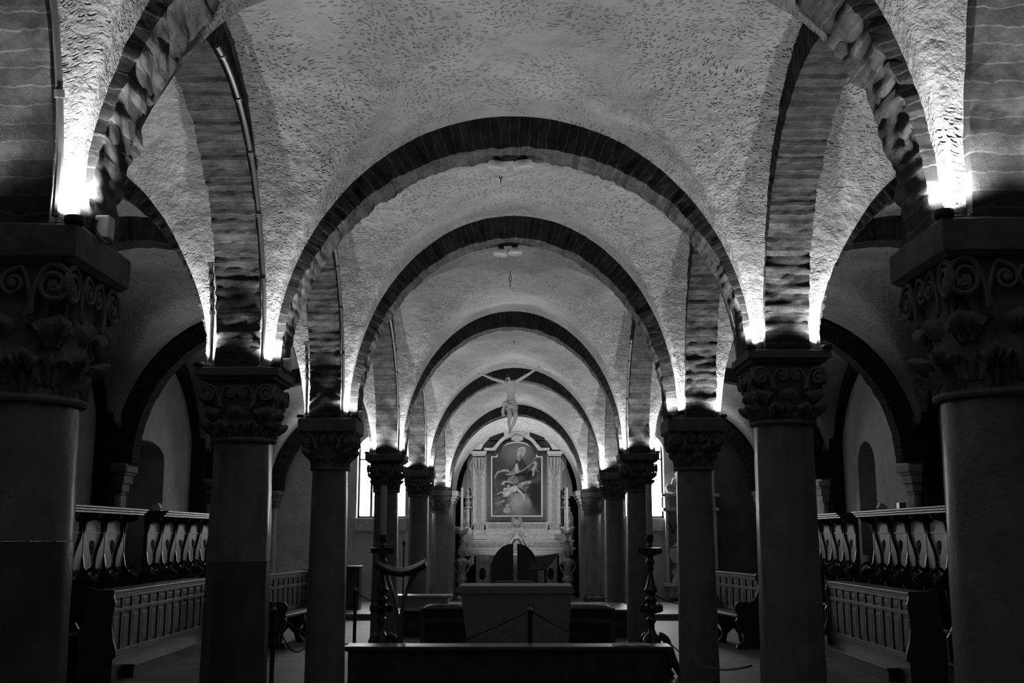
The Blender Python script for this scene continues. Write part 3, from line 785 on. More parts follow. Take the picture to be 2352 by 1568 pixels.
stroke([(527, 1042), (552, 1008), (600, 993), (642, 1000)], 5, 9, .48, 4); stroke([(530, 1052), (520, 1064)], 6, 4, .4, 3); stroke([(660, 1022), (620, 1030), (700, 1026)], 3, 3, .5, 3)
stroke([(722, 1018), (760, 996), (800, 972), (850, 930)], 3, 3, .46); stroke([(745, 1012), (802, 978), (846, 940), (838, 985), (800, 1010)], 2, 2, .22); stroke([(856, 925), (862, 896), (876, 880), (886, 890), (876, 906)], 2.5, 2, .30)
stroke([(884, 932), (878, 962), (862, 1000), (858, 1036)], 10, 9, .42, 5); ell(874, 928, 10, 12, 0, .5, 4); stroke([(868, 962), (846, 990)], 5, 4, .55); stroke([(886, 975), (902, 1010)], 4, 3, .32); ell(905, 1060, 20, 14, 0, .10, 10)
# drapery below
poly([(636, 1072), (682, 1034), (728, 1058), (734, 1100), (692, 1122), (640, 1104)], .22, 5, 1, .35); poly([(730, 1040), (760, 1035), (790, 1070), (750, 1090), (735, 1075)], .09, 5)
# angel: wings, hair, body, arm
poly([(708, 1134), (760, 1096), (822, 1084), (852, 1090), (836, 1110), (780, 1126), (742, 1152)], .34, 4, 1, .4); stroke([(712, 1132), (762, 1100), (848, 1088)], 3, 2, .6); poly([(742, 1150), (800, 1132), (830, 1134), (800, 1160), (770, 1158)], .2, 4, 1, .4); stroke([(760, 1158), (800, 1172), (792, 1180)], 4, 3, .28)
poly([(574, 1116), (598, 1090), (640, 1084), (678, 1102), (640, 1108), (602, 1120)], .58, 3, 1, .2); stroke([(634, 1082), (650, 1050)], 3, 1.5, .36)
poly([(600, 1150), (640, 1148), (702, 1128), (722, 1150), (706, 1180), (670, 1188), (622, 1216), (590, 1202)], .66, 4, 1, .18); ell(632, 1112, 28, 15, 0, .05, 5, 1, True); ell(642, 1132, 13, 13, 0, .52, 4, 1, True); ell(636, 1131, 3, 2, 0, .1, 2, .9, True); ell(648, 1131, 3, 2, 0, .1, 2, .9, True); stroke([(636, 1160), (664, 1182), (690, 1170)], 2, 2, .25, 3)
stroke([(702, 1140), (742, 1180), (774, 1212), (776, 1244)], 10, 6, .64, 4); stroke([(776, 1246), (766, 1252)], 6, 4, .6, 3)
stroke([(640, 1165), (600, 1182), (548, 1196)], 9, 5, .40, 4); stroke([(520, 1206), (560, 1200)], 3, 4, .3, 3); poly([(584, 1214), (650, 1200), (684, 1196), (640, 1222), (600, 1226)], .54, 3, 1, .3)
stroke([(522, 1108), (530, 1150), (545, 1176)], 5, 4, .16, 5); stroke([(512, 1232), (600, 1228)], 3, 3, .2, 4)
# putti below
ell(652, 1262, 26, 20, 20, .14, 6); ell(664, 1270, 14, 16, 0, .3, 5); stroke([(640, 1250), (676, 1250), (684, 1280)], 3, 3, .30)
ell(630, 1300, 16, 17, 0, .46, 5, 1, True); ell(625, 1298, 2.5, 2, 0, .1, 2, .9, True); ell(637, 1298, 2.5, 2, 0, .1, 2, .9, True); ell(631, 1308, 4, 2, 0, .14, 2, .9, True); ell(622, 1286, 18, 7, -10, .1, 4)
ell(632, 1342, 32, 22, 10, .40, 7); ell(612, 1352, 18, 14, 0, .5, 6); stroke([(605, 1326), (640, 1368), (668, 1352)], 6, 6, .38, 4); stroke([(600, 1310), (592, 1350), (606, 1376)], 3, 3, .08, 4); stroke([(662, 1300), (668, 1340), (650, 1372)], 3, 3, .1, 4)
stroke([(600, 1262), (560, 1274), (530, 1284)], 9, 5, .36, 6); stroke([(545, 1300), (580, 1290)], 8, 6, .24, 6); stroke([(505, 1385), (545, 1340), (600, 1320)], 5, 3, .18, 5); ell(540, 1250, 26, 10, -14, .16, 8)
rs = np.random.RandomState(5)
for _ in range(60):
    x_, y_ = rs.uniform(505, 925), rs.uniform(1000, 1385); stroke([(x_, y_), (x_ + rs.uniform(-28, 28), y_ + rs.uniform(-9, 9))], rs.uniform(1, 4), 1, rs.choice([.03, .10, .2]), 5, .35)
IMG = IMG * (1 + .06 * np.sin(CX * 1.9 + CY * 1.1) * np.sin(CY * 2.3 - CX * .7)) * .95
cols = [float(max(.006, v)) for v in IMG.ravel()]
mb = MB(); mb.grid([[(at(1131 + 112 * i / nx, 1016.5 + 167 * j / ny, DR - .05)[0], DR - .05, at(1131 + 112 * i / nx, 1016.5 + 167 * j / ny, DR - .05)[1]) for i in range(nx + 1)] for j in range(ny + 1)])
# keep only the faces inside the arched opening
keep = []
for f in mb.f:
    c = f[0]; i = c % (nx + 1); j = c // (nx + 1); X_, Y_ = 1131.5 + 112 * i / nx, 1017 + 167 * j / ny
    if Y_ > 1050 or (abs(X_ - 1187) < 45.5 and ((X_ - 1187) / 46) ** 2 + ((1051 - Y_) / 34.5) ** 2 < 1.0): keep.append(f)
mb.f = keep; mb.uv = [None] * len(keep)
m, nt, b = newmat('oil_paint', .3, .6, spec=.08)
at_n = N(nt, 'ShaderNodeVertexColor', layer_name='paint'); L(nt, at_n.outputs[0], b.inputs['Base Color'])
cv = mb.xf(TP).build('canvas', m, pe, recalc=False)
ca_ = cv.data.color_attributes.new('paint', 'FLOAT_COLOR', 'POINT')
for k, c in enumerate(cols): ca_.data[k].color = (c, c, c, 1)

# rear altar with cloth
DA = 27.75
al = empty('rear_altar', (0, DA, 0)); tag(al, 'pale marble rear altar below the altarpiece, oval medallions on its front', 'altar')
TA = Matrix.Translation((0, -DA, 0))
x0, zt = at(1088, 1271, DA); x1, _ = at(1285, 1271, DA)
MB().box(x0, x1, DA - .02, DR - .36, zt - .06, zt).xf(TA).build('table_top', M['marble'], al, bevel=.01)
MB().box(x0 + .06, x1 - .06, DA + .03, DR - .36, 0, zt - .06).xf(TA).build('body', M['marble2'], al)
for (a, b_) in ((1093, 1123), (1250, 1280)):
    (xa, za), (xb, zb) = at(a, 1277, DA), at(b_, 1345, DA)
    p = MB().box(xa, xb, DA - .01, DA + .05, .02, za).xf(TA).build('pilaster_strip', M['marble'], al, bevel=.006)
    cx_, cz_ = at((a + b_) / 2, 1318, DA)
    MB().tube([(cx_ + .105 * math.cos(t), DA - .015, cz_ + .17 * math.sin(t)) for t in [2 * math.pi * q / 36 for q in range(37)]], .022, 8, caps=False).xf(TA).build('oval_moulding', M['marble'], p, smooth=True)
    MB().prism([(cx_ + .09 * math.cos(t), cz_ + .155 * math.sin(t)) for t in [2 * math.pi * q / 30 for q in range(30)]], DA - .018, DA - .005).xf(TA).build('oval_inlay', M['marble_dk'], p)
    s_ = MB()
    for s in (-1, 1): volute(s_, (cx_ + s * .055, DA - .02, cz_ + .30), (1, 0, 0), (0, -1, 0), .04, 1.4, .012, side=s)
    s_.tube([(cx_ - .1, DA - .02, cz_ - .2), (cx_ - .05, DA - .03, cz_ - .235), (cx_, DA - .03, cz_ - .22), (cx_ + .05, DA - .03, cz_ - .235), (cx_ + .1, DA - .02, cz_ - .2)], .018, 8)
    s_.xf(TA).build('carved_scroll', M['marble'], p, smooth=True)
m, nt, b = newmat('white_linen', .8, .9); M['linen'] = m
def cloth(name, pts_px, D, label):
    # hanging fold built as a corrugated sheet
    (ax, ay), (bx, by), drop_a, drop_b = pts_px
    rows = []; n = 22; mrow = 14
    for j in range(mrow + 1):
        t = j / mrow; r = []
        for i in range(n + 1):
            u = i / n
            px_ = lerp(ax, bx, u) + (math.sin(u * 9) * 1.2) * t; py_ = lerp(ay, by, u) + t * lerp(drop_a, drop_b, u) * (1 - .12 * math.sin(u * 12))
            x, z = at(px_, py_, D); r.append((x, D - .03 + .025 * math.sin(u * 15 + t * 2) * (.3 + t), z))
        rows.append(r)
    ob = MB().grid(rows).build(name, M['linen'], smooth=True, angle=180, recalc=False)
    s = ob.modifiers.new('thickness', 'SOLIDIFY'); s.thickness = .004
    tag(ob, label, 'altar cloth'); return ob
cloth('altar_cloth', ((1089, 1271), (1071, 1291), 28, 4), DA - .01, 'white cloth end draped over the left corner of the rear altar')
cloth('altar_cloth', ((1284, 1274), (1299, 1278), 22, 10), DA - .01, 'white cloth end hanging off the right corner of the rear altar')
rows = [[(lerp(x0 + .01, x1 - .01, i / 30), DA - .027 + .003 * math.sin(i), zt + .006 - t) for i in range(31)] for t in (0, .02, .035)]
rows = [[(p[0], DA + .3, zt + .006) for p in rows[0]]] + rows
o = MB().grid(rows).build('altar_cloth', M['linen'], smooth=True, recalc=False); tag(o, 'flat white cloth lying along the top of the rear altar', 'altar cloth'); s = o.modifiers.new('thickness', 'SOLIDIFY'); s.thickness = .004; s.offset = 1

# pale carved candlesticks beside the altar
M['silver'] = mottled('silvered_carving', .25, .5, 20, .35, .004, 60, metal=.5)
def altar_candlestick(px_, label):
    D = 27.2; x, _ = at(px_, 1300, D); S = FPX / D
    e = empty('altar_candlestick', (x, D, 0)); tag(e, label, 'candlestick', 'pale candlesticks of the altarpiece', 'thing')
    def z(py): return at(px_, py, D)[1]
    def pr_(l): return [(r / S, z(y)) for r, y in l][::-1]
    MB().lathe(pr_([(2, 1240), (6, 1242), (3, 1248), (4, 1252), (7, 1260), (9, 1268), (6, 1276), (4, 1280), (11, 1284), (14, 1290), (10, 1296), (8, 1306), (7, 1318), (9, 1326), (13, 1330), (9, 1336), (7, 1344), (10, 1350), (14, 1355), (15, 1360)]), n=24, flute=lambda a, zz: 1 + .10 * math.cos(6 * a)).build('stem', M['silver'], e, smooth=True, angle=80)
    MB().lathe([(.19, 0), (.20, .04), (.17, .09), (.13, .13)], n=6).build('foot', M['silver'], e, bevel=.01)
    sc = MB()
    for k in range(3):
        a = k * 2.094 + .5
        sc.tube(spline([(.07 * math.cos(a), .07 * math.sin(a), z(1292)), (.20 * math.cos(a), .20 * math.sin(a), z(1294)), (.19 * math.cos(a), .19 * math.sin(a), z(1306)), (.10 * math.cos(a), .10 * math.sin(a), z(1318)), (.12 * math.cos(a), .12 * math.sin(a), z(1326))], 5), .022, 8)
    sc.build('scroll', M['silver'], e, smooth=True)
    tr = MB().lathe(pr_([(15, 1212), (15.5, 1219), (13, 1221), (14, 1224), (8, 1226), (4, 1230), (2, 1240)]), n=28).build('drip_tray', M['silver'], e, smooth=True)
    cr = MB()
    for k in range(14):
        a = k * 2 * math.pi / 14; cr.tube([(.155 * math.cos(a), .155 * math.sin(a), z(1213)), (.165 * math.cos(a), .165 * math.sin(a), z(1209))], [.022, .008], 6)
    cr.build('crown', M['silver'], tr, smooth=True)
    MB().lathe([(3.1 / S, z(1212)), (2.9 / S, z(1121)), (2.2 / S, z(1119.5))], n=16).build('candle', M['whiteplastic'], e, smooth=True)
    return e
altar_candlestick(1060, 'pale carved candlestick with white candle left of the altarpiece')
altar_candlestick(1304, 'pale carved candlestick with white candle right of the altarpiece')
# carved consoles (openwork) behind the candles
for s, c in ((-1, 1074), (1, 1300)):
    mb = MB(); D = 28.2
    def q(a, b_): return tuple(P(c + s * a, b_, D))
    mb.tube(spline([q(-4, 1212), q(2, 1212), q(6, 1204), q(2, 1198), q(-2, 1202), q(1, 1206)], 5), .028, 8)
    mb.tube(spline([q(4, 1205), q(8, 1195), q(3, 1184), q(7, 1172), q(1, 1166)], 5), .03, 8)
    x, _ = at(c, 1150, D)
    for y0_, y1_, r in ((1163, 1167, .12), (1140, 1144, .11), (1136, 1139, .06)): mb.lathe([(r, at(c, y1_, D)[1]), (r, at(c, y0_, D)[1])], x, D, 20)
    mb.lathe([(.05, at(c, 1163, D)[1]), (.09, at(c, 1156, D)[1]), (.05, at(c, 1146, D)[1]), (.08, at(c, 1143, D)[1])], x, D, 16)
    mb.lathe([(.03, at(c, 1136, D)[1]), (.07, at(c, 1130, D)[1]), (.03, at(c, 1122, D)[1]), (.01, at(c, 1118, D)[1])], x, D, 16)
    mb.box(x - .1, x + .1, D - .05, D + .3, at(c, 1216, D)[1], at(c, 1211, D)[1]); mb.box(x - .05, x + .05, D, D + .3, at(c, 1212, D)[1], at(c, 1165, D)[1])
    mb.box(x - .12, x + .12, D - .05, D + .3, 0, at(c, 1216, D)[1])
    o = mb.build('carved_console', M['marble'], smooth=True, angle=40); tag(o, 'carved marble scroll console with turned finial at the %s edge of the altarpiece' % ('left' if s < 0 else 'right'), 'console', 'scroll consoles', 'thing')

# spotlights aimed at the altarpiece, and an added pair for the hanging figure
def spot_fixture(loc, target, energy, label, size=40):
    d = (Vector(target) - Vector(loc)).normalized()
    e = empty('spotlight', loc); tag(e, label, 'spotlight', 'spotlights on the altarpiece', 'thing')
    e.rotation_mode = 'QUATERNION'; e.rotation_quaternion = d.to_track_quat('-Z', 'Y')
    MB().lathe([(.03, .10), (.04, .09), (.04, 0), (.036, 0), (.034, .01)], n=20).build('housing', M['black'], e, smooth=True)
    MB().lathe([(.033, .011), (.033, .014)], n=20).build('lens', M['lens'], e)
    ld = bpy.data.lights.new('spot_lamp', 'SPOT'); ld.energy = energy; ld.spot_size = R(size); ld.spot_blend = .5; ld.shadow_soft_size = .03
    lo = bpy.data.objects.new('spot_lamp', ld); C.objects.link(lo); lo.parent = e; lo.location = (0, 0, -.01)
    return e
for s, x, z in ((-1, -1.66, 2.83), (1, 1.66, 2.78)):
    spot_fixture((x, 21.33, z), (-.1 * s, 28.5, 2.75), 430, 'black spotlight on the rear edge of the fifth %s capital' % ('left' if s < 0 else 'right'), 34)
for s, x, z in ((-1, -1.70, 2.78), (1, 1.56, 2.79)):  # added pair that brightens the figure; no fixture known there
    spot_fixture((x, 16.54, z), (-.08, 18.4, 3.75), 60, 'added spotlight for the hanging figure on the fourth %s capital' % ('left' if s < 0 else 'right'), 36)

# tomb monument on the right end wall
DT = 26.9
tm = empty('tomb_monument', (4.1, DT, 0)); tag(tm, 'carved marble wall tomb with reclining scrolls and statuette, right of the window', 'tomb')
TM = Matrix.Translation((-4.1, -DT, 0))
def tx(px_): return at(px_, 1229, DT)[0]
def tz(py): return at(1540, py, DT)[1]
def tbox(name, x0, y0, x1, y1, d, mat=M['marble'], par=tm, bev=.01):
    return MB().box(tx(x0), tx(x1), DT - d, DT + .04, tz(y1), tz(y0)).xf(TM).build(name, mat, par, bevel=bev)
tbox('cornice', 1518, 1134, 1650, 1141, .34); tbox('frieze', 1526, 1141, 1643, 1166, .22); tbox('frieze_panel', 1537, 1147, 1632, 1164, .235, M['marble2'])
tbox('cornice', 1521, 1166, 1648, 1174, .32)
for a, b_ in ((1527, 1533), (1637, 1643)): tbox('pilaster', a, 1174, b_, 1338, .26)
tbox('niche_back', 1533, 1174, 1637, 1338, .03, M['wall'])
tbox('diamond_panel', 1535, 1192, 1557, 1250, .06, M['stone'])
mb = MB(); mb.prism([(tx(1536), tz(1200)), (tx(1546), tz(1228)), (tx(1556), tz(1200)), (tx(1554), tz(1200)), (tx(1546), tz(1222)), (tx(1538), tz(1200))], DT - .075, DT - .055); mb.xf(TM).build('chevron', M['marble_dk'], tm)
tbox('sarcophagus', 1534, 1258, 1636, 1280, .30, M['marble'], tm, .02)
mb = MB(); pr_ = [(1534, 1280), (1636, 1280), (1630, 1290), (1615, 1296), (1555, 1296), (1540, 1290)]
mb.prism([(tx(a), tz(b_)) for a, b_ in pr_][::-1], DT - .30, DT + .03); mb.xf(TM).build('sarcophagus_belly', M['marble'], tm, bevel=.015)
mb = MB(); mb.prism([(tx(a), tz(b_)) for a, b_ in ((1536, 1256), (1550, 1246), (1620, 1246), (1634, 1256))][::-1], DT - .28, DT + .03); mb.xf(TM).build('sarcophagus_lid', M['marble'], tm, bevel=.01)
tbox('ledge', 1521, 1338, 1650, 1345, .38); tbox('base', 1530, 1345, 1642, 1371, .30, M['marble2'])
def statue(px_, y0_, y1_, par, name, d=.12):
    h = tz(y0_) - tz(y1_); x = tx(px_); z0 = tz(y1_); mb = MB()
    mb.lathe([(.30 * h, 0), (.32 * h, .05 * h), (.20 * h, .25 * h), (.17 * h, .45 * h), (.20 * h, .62 * h), (.17 * h, .74 * h), (.07 * h, .80 * h), (.06 * h, .82 * h), (.09 * h, .88 * h), (.09 * h, .93 * h), (.05 * h, .99 * h), (.01 * h, h)], x, DT - d, 18, z0=z0, flute=lambda a, z: 1 + .12 * math.sin(a * 5 + z * 9))
    for s in (-1, 1): mb.tube([(x + s * .17 * h, DT - d, z0 + .70 * h), (x + s * .24 * h, DT - d - .05, z0 + .52 * h), (x + s * .05 * h, DT - d - .15 * h, z0 + .48 * h)], [.06 * h, .05 * h, .035 * h], 8)
    return mb.xf(TM).build(name, M['marble'], par, smooth=True)
statue(1557, 1085, 1134, tm, 'statuette'); statue(1548, 1296, 1338, tm, 'kneeling_figure', .16)
mb = MB(); x, z = tx(1540), tz(1122); volute(mb, (x, DT - .22, z), (1, 0, 0), (0, -1, 0), .10, 1.7, .03, side=-1)
mb.tube(spline([(x + .02, DT - .2, z + .11), (x + .12, DT - .2, z + .05), (x + .20, DT - .2, z - .08)], 5), .05, 10); mb.tube([(x, DT - .18, z), (x, DT - .05, z)], .10, 20); mb.xf(TM).build('reclining_scroll', M['marble'], tm, smooth=True)
# ---------------------------------------------------------------- altar table and sanctuary furniture
M['granite'] = mottled('speckled_grey_stone', .2, .36, 60, .55, .001, 80)
DT_ = 14.3
e = empty('altar_table', (0, DT_, 0)); tag(e, 'grey speckled stone altar table with tapering body, front centre', 'altar')
(xa, za), (xb, _) = at(1053, 1345, DT_), at(1316, 1345, DT_)
cx = (xa + xb) / 2
zu = at(1180, 1362, DT_)[1]
T = Matrix.Translation((0, -DT_, 0))
MB().box(xa, xb, DT_, DT_ + .85, zu, za).xf(T).build('table_top', M['granite'], e, bevel=.012)
b0, b1 = at(1080, 1470, DT_)[0], at(1302, 1470, DT_)[0]
mb = MB(); a0, a1 = at(1058, 1362, DT_)[0], at(1313, 1362, DT_)[0]
vs_ = [(b0, DT_ + .06, 0), (b1, DT_ + .06, 0), (b1 - .03, DT_ + .7, 0), (b0 + .03, DT_ + .7, 0), (a0, DT_ + .02, zu), (a1, DT_ + .02, zu), (a1, DT_ + .82, zu), (a0, DT_ + .82, zu)]
mb.add(vs_, [(0, 3, 2, 1), (4, 5, 6, 7), (0, 1, 5, 4), (1, 2, 6, 5), (2, 3, 7, 6), (3, 0, 4, 7)]); mb.xf(T).build('body', M['granite'], e, bevel=.006)
cv_ = MB()
for k in range(5):
    c = lerp(b0 + .15, b1 - .15, k / 4)
    for r in (.125, .095, .06): cv_.tube([(c + r * math.cos(t), DT_ + .052 - .0 , .02 + r * 1.25 * math.sin(t)) for t in [math.pi * q / 16 for q in range(17)]], .009, 6)
cv_.tube([(b0, DT_ + .055, .20), (b1, DT_ + .055, .20)], .007, 6)
cv_.xf(T).build('carved_arcade', M['granite'], e, smooth=True)

def padded_stool(px0, px1, D, label):
    (x0, zt), (x1, _) = at(px0, 1391, D), at(px1, 1391, D)
    c = (x0 + x1) / 2; hw = (x1 - x0) / 2
    e = empty('kneeling_stool', (c, D, 0)); tag(e, label, 'stool', 'padded stools beside the altar table', 'thing')
    for sx in (-1, 1):
        for sy in (0, 1): MB().box(sx * hw - .03 - .0 * sx, sx * hw + .03, sy * .36 - .02, sy * .36 + .03, 0, zt - .02).build('leg', M['wood_l'], e, bevel=.004)
    MB().box(-hw, hw, -.01, .02, zt - .19, zt - .145).build('rail', M['wood_l'], e, bevel=.004)
    MB().box(-hw + .03, hw - .03, .1, .14, .05, zt - .16).build('panel', M['wood'], e)
    n = 16; rows = []
    for j in range(n + 1):
        r = []
        for i in range(n + 1):
            u, v = 2 * i / n - 1, 2 * j / n - 1
            r.append((u * (hw + .01), .18 + v * .20, zt - .03 + .045 * (1 - u ** 6) * (1 - v ** 4) + .008 * noise.noise(Vector((u * 4 + px0, v * 3, 0)))))
        rows.append(r)
    m_ = MB().grid(rows); m_.box(-hw + .01, hw - .01, -.02, .38, zt - .13, zt - .028); m_.build('cushion', M['black'], e, smooth=True, angle=50)
    return e
padded_stool(971, 1075, 15.4, 'dark cushioned wooden stool partly behind the left end of the altar table')
padded_stool(1295, 1407, 15.4, 'dark cushioned wooden stool partly behind the right end of the altar table')

e = tag(MB().box(-1.95, 1.95, 18.7, 20.6, FL, .19).box(-1.93, 1.93, 18.76, 20.6, .19, .30).build('dais', M['wood'], bevel=.006), 'low dark dais with pale top behind the altar table', 'dais')
MB().box(-1.96, 1.96, 18.69, 20.62, .30, .33).build('dais_top', M['floor_l'], e, bevel=.006)
# bishop's seat with split round back
D = 19.2
e = empty('celebrant_chair', (0, D, .33)); tag(e, 'dark seat with split semicircular back behind the altar table', 'chair')
M['slate'] = mottled('dark_grey_leather', .05, .09, 40, .6, .001, 60)
def zr(py): return at(1180, py, D)[1] - .33
def xr(px_): return at(px_, 1300, D)[0]
zt = zr(1248); zb = .05
for (edge, inner) in ((1127, 1179), (1236, 1188)):
    xi, xe = xr(inner), xr(edge); pts = [(xi, zb), (xi, zt)]
    for q in range(1, 17): t = q / 16 * math.pi / 2; pts.append((xi + (xe - xi) * math.sin(t), zt - (zt - zr(1310)) * (1 - math.cos(t))))
    pts.append((xe, zb))
    MB().prism(pts, .0, .06).build('back_panel', M['slate'], e, bevel=.008)
MB().box(xr(1140), xr(1224), -.45, .0, .38, .46).build('seat', M['slate'], e, bevel=.02)
MB().box(xr(1142), xr(1222), -.40, -.0, .0, .38).build('seat_base', M['granite'], e, bevel=.01)

# music stand
D = 15.9; e = empty('music_stand', (at(1253, 1300, D)[0], D, 0)); tag(e, 'black music stand with tilted desk rising behind the altar table', 'music stand')
x0 = e.location.x
MB().tube([(0, 0, .02), (0, 0, at(1253, 1300, D)[1])], .018, 10).build('post', M['black'], e, smooth=True)
dk = MB(); pts = [P(1214, 1306, D - .12), P(1256, 1303, D - .12), P(1283, 1269, D + .10), P(1229, 1278, D + .10)]
vs_ = [p - Vector((x0, D, 0)) for p in pts]; nn_ = (vs_[1] - vs_[0]).cross(vs_[3] - vs_[0]).normalized() * .012
dk.add([v for v in vs_] + [v + nn_ for v in vs_], [(0, 1, 2, 3), (7, 6, 5, 4), (0, 4, 5, 1), (1, 5, 6, 2), (2, 6, 7, 3), (3, 7, 4, 0)]); dk.build('desk', M['black'], e)
lg = MB()
for k in range(3): a = k * 2.094; lg.tube([(0, 0, .22), (.14 * math.cos(a), .14 * math.sin(a), .12), (.28 * math.cos(a), .28 * math.sin(a), .012)], .01, 6)
lg.build('tripod', M['black'], e, smooth=True)
MB().tube(spline([tuple(P(a, b_, D) - Vector((x0, D, 0))) for a, b_ in ((1200, 1240), (1212, 1258), (1228, 1282), (1250, 1300))], 5), .007, 6).build('microphone_arm', M['black'], e, smooth=True)

# sling topped lectern
D = 13.3; ex = at(913, 1400, D)[0]; e = empty('lectern', (ex, D, 0)); tag(e, 'modern lectern with curved sling top on splayed bent legs', 'lectern')
def lp(px_, py, dy=0): return P(px_, py, D + dy) - Vector((ex, D, 0))
tp = MB(); rows = []
for j in range(7):
    v = j / 6 - .5; r = []
    for i in range(21):
        u = i / 20; px_ = lerp(864, 976, u); py_ = lerp(1286, 1288, u) + 19 * math.sin(math.pi * (u ** .95)) 
        q = lp(px_, py_, v * .34); r.append((q.x, q.y, q.z + v * .05))
    rows.append(r)
o = tp.grid(rows).build('sling_top', M['black'], e, smooth=True, angle=180, recalc=False); s = o.modifiers.new('thickness', 'SOLIDIFY'); s.thickness = .05; s.offset = -1
for dy, pts in ((-.10, [(880, 1302), (893, 1330), (906, 1365), (914, 1410), (916, 1473)]), (-.05, [(962, 1303), (945, 1332), (930, 1365), (921, 1405), (920, 1473)]), (.12, [(887, 1305), (897, 1335), (908, 1375), (914, 1420), (917, 1473)]), (.12, [(955, 1305), (940, 1335), (928, 1370), (922, 1420), (921, 1473)])):
    MB().tube(spline([tuple(lp(a, b_, dy)) for a, b_ in pts] + [tuple(Vector((lp(*pts[-1], dy).x, dy, .02)))], 6), .018, 10).build('leg', M['metal'], e, smooth=True)
MB().lathe([(.16, 0), (.16, .015), (.15, .02)], n=28).build('foot_plate', M['black'], e)
# microphone on its own stand
D = 13.7; ex = at(925, 1400, D)[0]; e = empty('microphone_stand', (ex, D, 0)); tag(e, 'thin black microphone stand behind the curved lectern', 'microphone stand')
zt = at(925, 1243, D)[1]
MB().tube([(0, 0, 0), (0, 0, zt - .05)], [.008] * 2, 8).build('pole', M['black'], e, smooth=True)
MB().tube([(0, 0, .02), (0, 0, zt - .72)], [.014] * 2, 8).build('sleeve', M['black'], e, smooth=True)
MB().lathe([(.012, zt - .055), (.016, zt - .04), (.018, zt - .01), (.010, zt)], n=14).build('microphone', M['black'], e, smooth=True)
MB().lathe([(.12, 0), (.12, .02), (.02, .03)], n=24).build('foot', M['black'], e, smooth=True)

# tall dark candlesticks
M['bronze'] = mottled('dark_bronze', .03, .08, 20, .3, .003, 60, metal=.5, coat=.3)
M['candle'] = newmat('candle_wax', .5, .6)[0]
def big_candlestick(px_, label, dx=0):
    D = 13.6; x, _ = at(px_, 1350, D); S = FPX / D
    e = empty('processional_candlestick', (x, D, 0)); tag(e, label, 'candlestick', 'tall dark candlesticks flanking the altar table', 'thing')
    def z(py): return max(0, at(1187, py, D)[1])
    def pr_(l): return [(r / S, z(y)) for r, y in l][::-1]
    cz = 1114 if px_ < 1000 else 1112
    MB().lathe([(6.8 / S, z(1226)), (6.6 / S, z(cz + 2)), (5.5 / S, z(cz))], n=20).build('candle', M['candle'], e, smooth=True)
    MB().lathe(pr_([(8, 1222), (8, 1236), (5, 1240), (7, 1244), (4, 1249)]), n=20).build('socket', M['bronze'], e, smooth=True)
    tr = MB().lathe(pr_([(25, 1250), (24, 1256), (25, 1262), (20, 1265), (9, 1268)]), n=32).build('drip_tray', M['bronze'], e, smooth=True)
    fr = MB()
    for k in range(20):
        a = k * 2 * math.pi / 20; r = 25 / S; fr.tube([(r * math.cos(a), r * math.sin(a), z(1262)), (r * 1.02 * math.cos(a), r * 1.02 * math.sin(a), z(1250))], [.012, .007], 6)
    fr.build('tray_gallery', M['bronze'], tr, smooth=True)
    MB().lathe(pr_([(8, 1268), (6, 1272), (9, 1277), (9, 1284), (6, 1291), (8, 1297), (5, 1300), (5, 1306), (6, 1314), (9, 1326), (12, 1337), (15, 1340), (15, 1343), (11, 1346), (9, 1351), (6, 1353), (11, 1358), (13, 1362), (11, 1368), (9, 1371), (13, 1375), (15, 1381), (13, 1387), (8, 1392), (7, 1400), (11, 1404), (11, 1407), (8, 1412), (6, 1416), (6, 1426), (9, 1434), (14, 1442), (19, 1450), (20, 1462)]), n=30, flute=lambda a, zz: 1 + .05 * math.cos(9 * a)).build('stem', M['bronze'], e, smooth=True, angle=70)
    hd = MB()
    for k in range(6):
        a = k * math.pi / 3; r = 15 / S
        c = Vector((r * math.cos(a), r * math.sin(a), z(1381)))
        hd.tube([c + Vector((0, 0, .05)), c + Vector((.03 * math.cos(a), .03 * math.sin(a), .02)), c + Vector((.03 * math.cos(a), .03 * math.sin(a), -.02)), c + Vector((0, 0, -.05))], [.01, .034, .034, .01], 10)
    hd.build('knob_boss', M['bronze'], e, smooth=True)
    MB().lathe([(.20, .0), (.22, .03), (.17, .10), (.14, .2), (.10, z(1455))], n=3 * 6, flute=lambda a, zz: 1 + .22 * math.cos(3 * a)).build('tripod_base', M['bronze'], e, smooth=True)
    ft = MB()
    for k in range(3):
        a = k * 2 * math.pi / 3 + .0; ca, sa = math.cos(a), math.sin(a)
        ft.tube(spline([(.08 * ca, .08 * sa, z(1440)), (.17 * ca, .17 * sa, z(1450)), (.24 * ca, .24 * sa, .22), (.29 * ca, .29 * sa, .10), (.33 * ca, .33 * sa, .03), (.36 * ca, .36 * sa, .07), (.33 * ca, .33 * sa, .11)], 6), [.045] * 20 + [.038] * 17, 10)
        for s in (-1, 1):
            b_ = a + s * .5; ft.tube(spline([(.1 * math.cos(b_), .1 * math.sin(b_), .26), (.2 * math.cos(b_), .2 * math.sin(b_), .24), (.24 * math.cos(b_), .24 * math.sin(b_), .14), (.17 * math.cos(b_), .17 * math.sin(b_), .08), (.14 * math.cos(b_), .14 * math.sin(b_), .15)], 5), .024, 8)
    ft.build('scroll_foot', M['bronze'], e, smooth=True)
big_candlestick(877, 'tall dark ornate candlestick on the left, beside the curved lectern')
big_candlestick(1495, 'tall dark ornate candlestick on the right end of the front bench')

